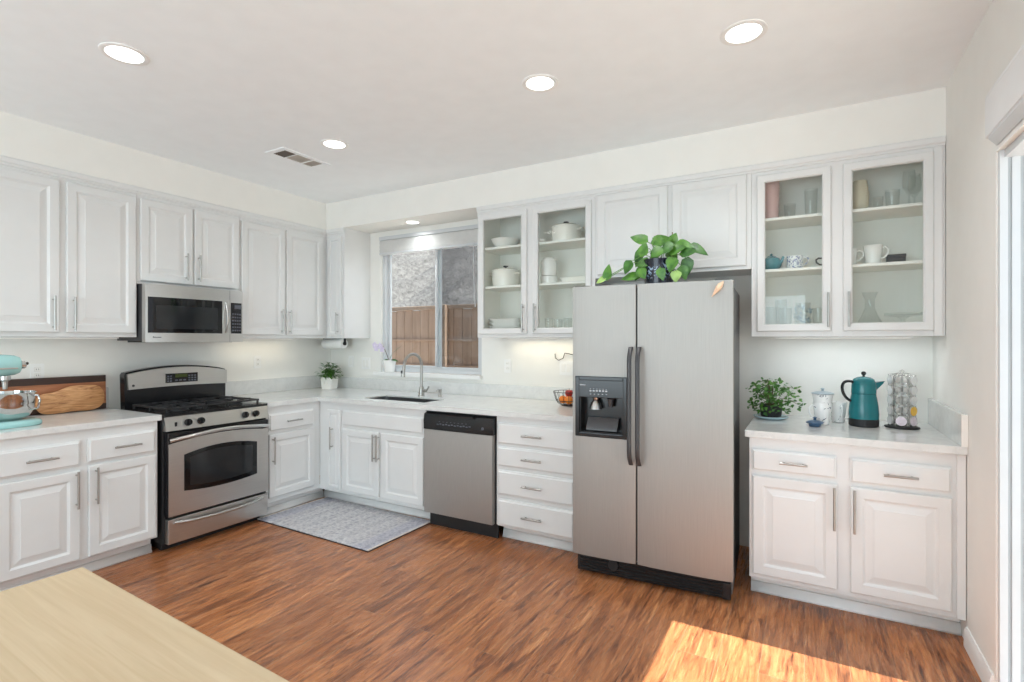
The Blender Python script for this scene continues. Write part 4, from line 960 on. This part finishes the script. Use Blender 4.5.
b = MB(); b.lathe([(0.055, 0.035), (0.066, 0.038), (0.094, 0.056), (0.113, 0.090), (0.121, 0.130), (0.123, 0.186), (0.127, 0.190), (0.121, 0.191), (0.118, 0.132), (0.110, 0.094), (0.092, 0.061), (0.001, 0.045)], (0.225, 0, 0), 48); bw = b.build('bowl', 'chrome', mx, 50)
MB().tube([(0.225+q*0.64, -q*0.77, z) for q, z in ((0.118, 0.172), (0.150, 0.172), (0.160, 0.145), (0.150, 0.100), (0.112, 0.092))], 0.006, 10).build('bowl_handle', 'chrome', bw)

bd = thing('cutting_board', 'large rectangular mahogany cutting board with dark border leaning on the wall', 'cutting board', (-4.395, 1.112, ZK+0.002))
b = MB(); b.box(0, 0.022, 0.0, 0.690, 0.0, 0.238, 0.003); o = b.build('board', 'walnut', bd, loc=(0, 0, 0), rot=(0, 0, 0))
MB().box(0.0005, 0.0235, 0.0, 0.690, 0.192, 0.2385, 0.002).build('top_border', 'darkwood', bd)
MB().box(0.0005, 0.0235, 0.0, 0.690, -0.0005, 0.038, 0.002).build('bottom_border', 'darkwood', bd)
for ch in bd.children: ch.location.x = 0.0
bd.rotation_euler = (0, math.radians(-2), 0)
bs = thing('cutting_board', 'small wavy-edged olive wood board leaning on the mahogany board', 'cutting board', (-4.335, 1.392, ZK+0.002))
ctl = [(0.0, 0.075), (0.012, 0.112), (0.045, 0.135), (0.10, 0.142), (0.15, 0.162), (0.19, 0.176), (0.26, 0.178), (0.33, 0.172), (0.365, 0.150), (0.38, 0.105), (0.372, 0.050), (0.345, 0.018), (0.29, 0.002), (0.20, 0.006), (0.11, 0.0), (0.045, 0.004), (0.012, 0.032)]
def smooth(P, n=4):
    out = []; N_ = len(P)
    for i in range(N_):
        p0, p1, p2, p3 = [Vector(P[(i+k-1) % N_]) for k in range(4)]
        for j in range(n):
            t = j/n; out.append(tuple(0.5*((2*p1)+(-p0+p2)*t+(2*p0-5*p1+4*p2-p3)*t*t+(-p0+3*p1-3*p2+p3)*t**3)))
    return out
po = smooth(ctl); cxm, czm = 0.19, 0.09
b = MB(); b.loft([[(d_, cxm+(u-cxm)*k_, czm+(v_-czm)*k_) for u, v_ in po] for d_, k_ in ((0, 0.96), (0.003, 1.0), (0.015, 1.0), (0.018, 0.965))]); b.build('board', 'olive', bs, 50)
bs.rotation_euler = (0, math.radians(-5), 0)

# ------------------------------------------------------------------ counter objects: coffee corner
kt = thing('coffee_carafe', 'teal carafe with black handle and base on the quartz counter', 'carafe', (0.272, 3.57, ZK+0.001))
MB().lathe([(0.074, 0), (0.079, 0.004), (0.080, 0.040), (0.078, 0.046)], seg=44).build('base', 'matteblack', kt)
MB().lathe([(0.079, 0.0455), (0.080, 0.075), (0.077, 0.120), (0.070, 0.165), (0.0655, 0.190), (0.0655, 0.195), (0.060, 0.196)], seg=44).build('body', 'kettle', kt)
b = MB(); b.lathe([(0.066, 0.1965), (0.0665, 0.205), (0.0645, 0.245), (0.0630, 0.252)], seg=44)
ld = b.build('collar', 'kettle', kt)
MB().lathe([(0.0635, 0.2525), (0.062, 0.266), (0.054, 0.283), (0.036, 0.294), (0.012, 0.298), (0.001, 0.298)], seg=44).build('lid', 'kettle', kt)
b = MB(); b.lathe([(0.007, 0.297), (0.007, 0.306), (0.013, 0.312), (0.014, 0.320), (0.009, 0.328), (0.001, 0.330)], seg=20); b.build('lid_knob', 'black', kt)
b = MB(); b.loft([[(0.045, -0.026, 0.262), (0.045, 0.026, 0.262), (0.055, 0.016, 0.200), (0.055, -0.016, 0.200)], [(0.085, -0.016, 0.268), (0.085, 0.016, 0.268), (0.075, 0.010, 0.225), (0.075, -0.010, 0.225)], [(0.118, -0.006, 0.272), (0.118, 0.006, 0.272), (0.108, 0.004, 0.255), (0.108, -0.004, 0.255)]]); b.build('spout', 'kettle', kt)
pts = [(-0.055, 0, 0.262), (-0.080, 0, 0.270), (-0.110, 0, 0.264), (-0.123, 0, 0.240), (-0.120, 0, 0.205), (-0.103, 0, 0.172), (-0.075, 0, 0.150)]
sm = []
for i in range(len(pts)-1):
    p0 = Vector(pts[max(i-1, 0)]); p1 = Vector(pts[i]); p2 = Vector(pts[i+1]); p3 = Vector(pts[min(i+2, len(pts)-1)])
    for j in range(4): t = j/4; sm.append(0.5*((2*p1)+(-p0+p2)*t+(2*p0-5*p1+4*p2-p3)*t*t+(-p0+3*p1-3*p2+p3)*t**3))
sm.append(Vector(pts[-1])); MB().tube(sm, 0.0085, 10).build('handle', 'black', kt)
kt.rotation_euler = (0, 0, math.radians(22)); kt.scale = (0.92, 0.92, 0.94)

def mug(name, label, loc, r0, r1, h, mat, rz, group=None, hs=1.0, cat='mug', handle=True):
    t = thing(name, label, cat, loc, rz, group)
    MB().lathe([(r0*0.85, 0), (r0, 0.003), (r0+(r1-r0)*0.5, h*0.5), (r1, h-0.002), (r1-0.001, h), (r1-0.004, h-0.001), (r1-0.006, h*0.6), (r0-0.004, 0.012), (0.001, 0.008)], seg=32).build('cup', mat, t)
    if handle:
        rm = r0+(r1-r0)*0.75; q = 0.5*h*hs
        pts = [(rm-0.003, 0, h*0.85), (rm+0.016, 0, h*0.88), (rm+0.030, 0, h*0.74), (rm+0.028, 0, h*0.52), (rm+0.012, 0, h*0.34), (r0+(r1-r0)*0.3-0.003, 0, h*0.30)]
        MB().tube(pts, 0.0048, 8).build('handle', mat, t)
    return t
FWD = math.radians(200)
mug('mug', 'white motif mug at the bottom of the stack beside the carafe', (0.070, 3.52, ZK+0.001), 0.034, 0.050, 0.126, 'polka', math.radians(205))
mug('mug', 'white motif mug stacked upper, under the grey lid', (0.070, 3.52, ZK+0.078), 0.033, 0.0535, 0.098, 'polka', math.radians(60), handle=False)
sl = thing('silicone_topper', 'grey-blue flower-shaped lid resting on the upper stacked mug', 'lid', (0.070, 3.52, ZK+0.177))
def flowerlid(t, mat, R):
    L = []
    for rr_, z in ((R, 0.0), (R*1.04, 0.003), (R*0.9, 0.008), (R*0.5, 0.014), (R*0.2, 0.017)):
        L.append([(rr_*(1+0.07*math.cos(6*a))*math.cos(a), rr_*(1+0.07*math.cos(6*a))*math.sin(a), z) for a in [2*PI*k/48 for k in range(48)]])
    MB().loft(L).build('disc', mat, t, 60); MB().lathe([(0.009, 0.015), (0.007, 0.024), (0.012, 0.031), (0.001, 0.036)], seg=16).build('knob', mat, t)
flowerlid(sl, 'greylid', 0.054)
sl = thing('silicone_topper', 'dark slate blue flower-shaped lid lying on the counter before the mugs', 'lid', (0.030, 3.415, ZK+0.020), 0.4)
flowerlid(sl, 'slate', 0.044); MB().lathe([(0.028, -0.019), (0.032, -0.004), (0.034, 0.001)], seg=24).build('sealing_rim', 'slate', sl)
mug('mug', 'single white motif mug standing between the mug stack and carafe', (0.152, 3.66, ZK+0.001), 0.034, 0.046, 0.122, 'polka', math.radians(-75))

# pod carousel
cx_, cy_ = 0.452, 3.60
cr = thing('pod_carousel', 'round wire coffee pod carousel on the counter beside the carafe', 'pod rack', (cx_, cy_, ZK+0.001))
MB().lathe([(0.078, 0), (0.082, 0.003), (0.080, 0.008), (0.066, 0.010), (0.064, 0.006), (0.03, 0.004), (0.001, 0.004)], seg=44).build('base', 'matteblack', cr)
NC, NR = 6, 5
b = MB(); b.tube([(0, 0, 0.006), (0, 0, 0.300)], 0.003, 8)
for z in (0.014, 0.292): b.tube([(0.030*math.cos(2*PI*i/24), 0.030*math.sin(2*PI*i/24), z) for i in range(24)], 0.002, 6, True)
A0 = math.radians(-100)
for k in range(NC):
    a = A0+2*PI*k/NC; ca, sa_ = math.cos(a), math.sin(a)
    for sg in (-1, 1):
        ox, oy = -sa_*0.027*sg, ca*0.027*sg
        b.tube([(0.020*ca, 0.020*sa_, 0.012), (0.055*ca+ox, 0.055*sa_+oy, 0.012), (0.055*ca+ox, 0.055*sa_+oy, 0.296), (0.020*ca, 0.020*sa_, 0.304)], 0.0017, 6)
    for j in range(NR):
        zc = 0.042+0.056*j
        b.tube([(0.050*ca-sa_*0.0265*math.cos(q), 0.050*sa_+ca*0.0265*math.cos(q), zc+0.0265*math.sin(q)) for q in [2*PI*i/20 for i in range(20)]], 0.0016, 5, True)
b.tube([(0.0, 0, 0.300), (0.010, 0, 0.315), (0, 0, 0.322), (-0.010, 0, 0.315), (0, 0, 0.300)], 0.0025, 6)
b.build('wire_frame', 'chrome', cr)
pod0 = None
bm_ = MB(); bm_.lathe([(0.0165, 0.020), (0.0175, 0.0215), (0.0225, 0.060), (0.0228, 0.062)], seg=24, axis='x', cap1=False); bm_.mi = 1
bm_.lathe([(0.0250, 0.0605), (0.0252, 0.063), (0.0225, 0.0632), (0.0, 0.0632)], seg=24, axis='x', cap0=True)
pod0 = bm_.build('coffee_pod', ['podplastic', 'foil'], None)
first = True; plain = pod0.data
SPECIAL = {(0, 0): ('pink and white lidded coffee pod at the bottom front of the carousel', 'foillilac'), (1, 0): ('lilac lidded coffee pod just below the yellow one in the carousel', 'foillilac'), (1, 1): ('yellow lidded coffee pod in the wire carousel', 'foilyellow')}
for k in range(NC):
    for j in range(NR):
        if k == 0 and j > 0: continue
        p = pod0 if first else pod0.copy()
        if not first: C.objects.link(p); p.data = plain
        first = False
        p.location = (cx_, cy_, ZK+0.001+0.042+0.056*j); p.rotation_euler = (0, 0, A0+2*PI*k/NC)
        lab = 'clear pale coffee pod with plain lid held in the wire carousel'
        if (k, j) in SPECIAL:
            lab, mt = SPECIAL[(k, j)]; me = plain.copy(); me.materials[1] = M[mt]; p.data = me
        tag(p, lab, 'coffee pod', 'coffee pods in the carousel')

# ------------------------------------------------------------------ dishes in the glass cabinets
ZB = ZU0+0.0215; EPS = 0.001; YD = 3.70
def bowl(label, loc, r, h, mat='ceramic', group=None, cat='bowl', name='bowl'):
    o = MB().lathe([(r*0.45, 0), (r*0.5, 0.004), (r*0.82, h*0.45), (r, h), (r-0.005, h), (r*0.78, h*0.5), (r*0.4, 0.012), (0.001, 0.010)], seg=36).build(name, mat, None)
    o.location = loc; return tag(o, label, cat, group)
def dutch(label, loc, r, h):
    t = thing('dutch_oven', label, 'cooking pot', loc)
    MB().lathe([(r*0.88, 0), (r*0.95, 0.006), (r, h*0.4), (r, h), (r-0.006, h), (r-0.01, 0.012), (0.001, 0.010)], seg=40).build('body', 'offwhite', t)
    MB().lathe([(r+0.003, h+0.0005), (r+0.003, h+0.008), (r*0.8, h+0.020), (r*0.3, h+0.028), (0.001, h+0.029)], seg=40).build('lid', 'offwhite', t)
    MB().lathe([(0.010, h+0.028), (0.009, h+0.036), (0.021, h+0.040), (0.020, h+0.048), (0.001, h+0.050)], seg=20).build('knob', 'darkgrey', t)
    for sg in (-1, 1):
        MB().tube([(sg*(r-0.004), -0.035, h*0.80), (sg*(r+0.022), -0.030, h*0.84), (sg*(r+0.028), 0, h*0.84), (sg*(r+0.022), 0.030, h*0.84), (sg*(r-0.004), 0.035, h*0.80)], 0.006, 8).build('side_handle', 'offwhite', t)
bowl('white serving bowl on the top shelf behind the glass door nearest the window', (-2.165, 3.69, GZ2+EPS), 0.118, 0.075)
dutch('white lidded cooking pot on the middle shelf nearest the window', (-2.165, 3.695, GZ1+EPS), 0.112, 0.128)
for k in range(4):
    o = MB().loft([rr(0.10, 0.07, 0.03, 0.0), rr(0.146, 0.104, 0.05, 0.034), rr(0.150, 0.107, 0.05, 0.040), rr(0.144, 0.101, 0.05, 0.038), rr(0.098, 0.068, 0.03, 0.006)]).build('platter', 'ceramic', None)
    o.location = (-2.135, 3.695, ZB+EPS+0.030*k); tag(o, ['lowest white platter of the stack on the cabinet floor', 'second white platter from the bottom of the stack', 'third white platter from the bottom of the stack', 'topmost white platter of the stack on the cabinet floor'][k], 'platter', 'white platters stacked in the glass cabinet')
dutch('white lidded cooking pot on the top shelf nearest the fridge', (-1.625, 3.695, GZ2+EPS), 0.112, 0.115)
bowl('small white dish beside the pot on the top shelf', (-1.80, 3.60, GZ2+EPS), 0.042, 0.026, cat='dish', name='dish')
o = MB().lathe([(0.045, 0), (0.060, 0.004), (0.066, 0.05), (0.066, 0.062), (0.062, 0.062), (0.060, 0.012), (0.001, 0.008)], seg=32).build('bowl', 'ceramic', None); o.location = (-1.765, 3.68, GZ1+EPS)
tag(o, 'white straight-sided bowl under the rounded white canister on the middle shelf', 'bowl')
t = thing('canister', 'white rounded canister standing on a bowl on the middle shelf', 'canister', (-1.765, 3.68, GZ1+EPS+0.0625))
MB().lathe([(0.045, 0), (0.060, 0.004), (0.064, 0.03), (0.064, 0.105), (0.058, 0.118)], seg=32).build('body', 'ceramic', t)
MB().lathe([(0.060, 0.1185), (0.058, 0.128), (0.040, 0.146), (0.012, 0.152), (0.001, 0.152)], seg=32).build('lid', 'ceramic', t)
o = MB().loft([rr(0.10, 0.075, 0.02, 0.0), rr(0.118, 0.09, 0.02, 0.040), rr(0.112, 0.084, 0.02, 0.040), rr(0.10, 0.074, 0.02, 0.008)]).build('baking_dish', 'offwhite', None); o.location = (-1.53, 3.70, GZ1+EPS); tag(o, 'flat cream baking dish on the middle shelf near the fridge', 'dish')
def tumbler(label, loc, r, h, group=None, name='drinking_glass', cat='glass', taper=0.86):
    o = MB().lathe([(r*taper*0.95, 0), (r*taper, 0.003), (r, h), (r-0.0025, h), (r*taper-0.003, 0.010), (0.001, 0.009)], seg=28).build(name, 'tumbler', None); o.location = loc; return tag(o, label, cat, group)
GL = 'clear glasses behind the glass doors'
for x, r, h, lab in ((-1.755, 0.034, 0.125, 'clear short glass by the door handle on the cabinet floor, beside platters'), (-1.675, 0.034, 0.118, 'clear short glass in the middle of the floor row near the fridge'), (-1.595, 0.034, 0.125, 'clear short glass nearest the fridge on the cabinet floor')):
    tumbler(lab, (x, 3.66, ZB+EPS), r, h, GL)
# mugs and glasses cabinet
t = thing('vase', 'blush pink ribbed tumbler vase on the top shelf nearest the fridge', 'vase', (-0.212, 3.67, GZ2+EPS))
prof = [(0.040, 0)]
for i in range(13): z = 0.004+i*0.0185; prof += [(0.046+0.001*i*0.6+0.0025*(i % 2), z)]
prof += [(0.052, 0.245), (0.048, 0.245), (0.042, 0.012), (0.001, 0.01)]
MB().lathe(prof, seg=32).build('body', 'pink', t, 60)
tumbler('tall clear tumbler on the top shelf beside the blush vase', (0.012, 3.68, GZ2+EPS), 0.036, 0.175, GL)
tumbler('shorter clear tumbler deep behind the blush vase', (-0.105, 3.78, GZ2+EPS), 0.034, 0.12, GL)
t = thing('teapot', 'teal glazed teapot on the middle shelf nearest the fridge', 'teapot', (-0.205, 3.66, GZ1+EPS), math.radians(-28))
MB().lathe([(0.035, 0), (0.040, 0.004), (0.058, 0.030), (0.060, 0.048), (0.048, 0.076), (0.030, 0.084)], seg=32).build('body', 'tealpot', t)
MB().lathe([(0.030, 0.0845), (0.022, 0.092), (0.008, 0.096), (0.009, 0.104), (0.001, 0.110)], seg=24).build('lid', 'tealpot', t)
MB().tube([(0.048, 0, 0.035), (0.068, 0, 0.055), (0.080, 0, 0.082)], [0.013, 0.009, 0.007], 10).build('spout', 'tealpot', t)
MB().tube([(-0.045, 0, 0.07), (-0.075, 0, 0.075), (-0.085, 0, 0.05), (-0.055, 0, 0.025)], 0.005, 8).build('handle', 'tealpot', t)
mug('mug', 'plain white mug standing just behind the teal teapot', (-0.135, 3.77, GZ1+EPS), 0.036, 0.040, 0.095, 'ceramic', 0.3)
mug('mug', 'blue and white patterned round mug on the middle shelf', (-0.075, 3.67, GZ1+EPS), 0.044, 0.046, 0.084, 'bluewhite', -0.2)
mug('mug', 'dark-handled mug at the stile end of the middle shelf', (0.105, 3.69, GZ1+EPS), 0.036, 0.038, 0.072, 'ceramic', PI+0.2).children[1].data.materials[0] = M['cord']
for i, (x, y, r, h, lab) in enumerate(((-0.205, 3.66, 0.036, 0.165, 'clear glass on the cabinet floor directly below the teal teapot'), (-0.125, 3.65, 0.036, 0.155, 'clear glass second from the fridge on the cabinet floor'), (-0.155, 3.77, 0.034, 0.215, 'tall clear glass behind the floor row under the teapot'), (0.052, 3.66, 0.034, 0.150, 'clear glass nearest the handle on the cabinet floor'))):
    tumbler(lab, (x, y, ZB+EPS), r, h, GL)
t = thing('glass_jar', 'cut glass jar with leafy pattern on the cabinet floor', 'jar', (-0.030, 3.67, ZB+EPS))
MB().lathe([(0.034, 0), (0.040, 0.01), (0.042, 0.10), (0.034, 0.13), (0.038, 0.16), (0.034, 0.16), (0.030, 0.13), (0.037, 0.10), (0.036, 0.012), (0.001, 0.011)], seg=28).build('body', 'tumbler', t)
b = MB()
for i in range(34):
    a = random.uniform(0, 2*PI); leaf(b, (0.044*math.cos(a), 0.044*math.sin(a), random.uniform(0.06, 0.14)), (-math.sin(a), math.cos(a), random.uniform(-1, 1)), (math.cos(a), math.sin(a), 0), 0.022, 0.010, 0.0, 3)
b.build('etched_leaves', 'greylid', t, 180); t.scale = (1.1, 1.1, 1.15)
t = thing('vase', 'cream stoneware vase on the top shelf behind the door by the patio', 'vase', (0.262, 3.68, GZ2+EPS))
MB().lathe([(0.030, 0), (0.034, 0.004), (0.044, 0.05), (0.046, 0.10), (0.040, 0.15), (0.036, 0.185), (0.032, 0.185), (0.030, 0.02), (0.001, 0.015)], seg=32).build('body', 'cream', t)
tumbler('short clear glass beside the cream vase on the top shelf', (0.352, 3.70, GZ2+EPS), 0.026, 0.085, GL)
tumbler('wide clear glass in the middle of the top shelf by the patio', (0.418, 3.68, GZ2+EPS), 0.036, 0.11, GL)
for x, y, lab in ((0.492, 3.66, 'tall clear stemmed glass on the top shelf nearest the patio door'), (0.530, 3.76, 'tall clear stemmed glass behind its twin on the top shelf')):
    o = MB().lathe([(0.032, 0), (0.032, 0.003), (0.006, 0.008), (0.004, 0.07), (0.012, 0.082), (0.030, 0.11), (0.033, 0.15), (0.027, 0.205), (0.025, 0.205), (0.030, 0.15), (0.026, 0.112), (0.001, 0.09)], seg=28).build('wine_glass', 'tumbler', None)
    o.location = (x, y, GZ2+EPS); tag(o, lab, 'glass', GL)
mug('mug', 'white mug half hidden by the door stile on the middle shelf', (0.208, 3.67, GZ1+EPS), 0.036, 0.044, 0.100, 'ceramic', -0.3)
mug('mug', 'white tapered mug beside the small dark box on the shelf', (0.325, 3.66, GZ1+EPS), 0.036, 0.048, 0.112, 'ceramic', -0.4)
o = MB().box(-0.045, 0.045, -0.025, 0.025, 0, 0.06, 0.004); o.box(-0.047, 0.047, -0.027, 0.027, 0.045, 0.062, 0.003); o = o.build('storage_tin', 'darkgrey', None); o.location = (0.440, 3.74, GZ1+EPS); tag(o, 'small dark box on the middle shelf behind the tapered mug', 'box')
t = thing('glass_decanter', 'clear flared glass decanter on the cabinet floor by the patio', 'decanter', (0.310, 3.68, ZB+EPS))
MB().lathe([(0.060, 0), (0.075, 0.01), (0.078, 0.03), (0.045, 0.09), (0.026, 0.14), (0.024, 0.19), (0.040, 0.235), (0.037, 0.235), (0.021, 0.19), (0.023, 0.14), (0.042, 0.088), (0.073, 0.03), (0.001, 0.012)], seg=32).build('body', 'tumbler', t)
t = thing('cake_stand', 'clear glass pedestal stand on the cabinet floor beside the decanter', 'stand', (0.468, 3.69, ZB+EPS))
MB().lathe([(0.055, 0), (0.055, 0.004), (0.014, 0.02), (0.011, 0.075), (0.03, 0.09), (0.088, 0.096), (0.090, 0.112), (0.086, 0.112), (0.083, 0.101), (0.001, 0.099)], seg=36).build('body', 'tumbler', t)

# shell stuck to the fridge
sh_ = thing('shell_magnet', 'small peach shell stuck on the upper corner of the fridge door', 'magnet', (-0.419, 2.9285, 1.672), math.radians(3.3))
b = MB(); pts = []
for i in range(15):
    t_ = i/14; pts.append(((-0.028+0.058*t_), -0.006, -0.040+0.080*t_))
b.tube(pts, [0.002+0.013*math.sin(PI*min(1, (i/14)**1.5))*(1+0.12*math.cos(i*2.4)) for i in range(15)], 14); b.build('shell', 'shell', sh_, 60)
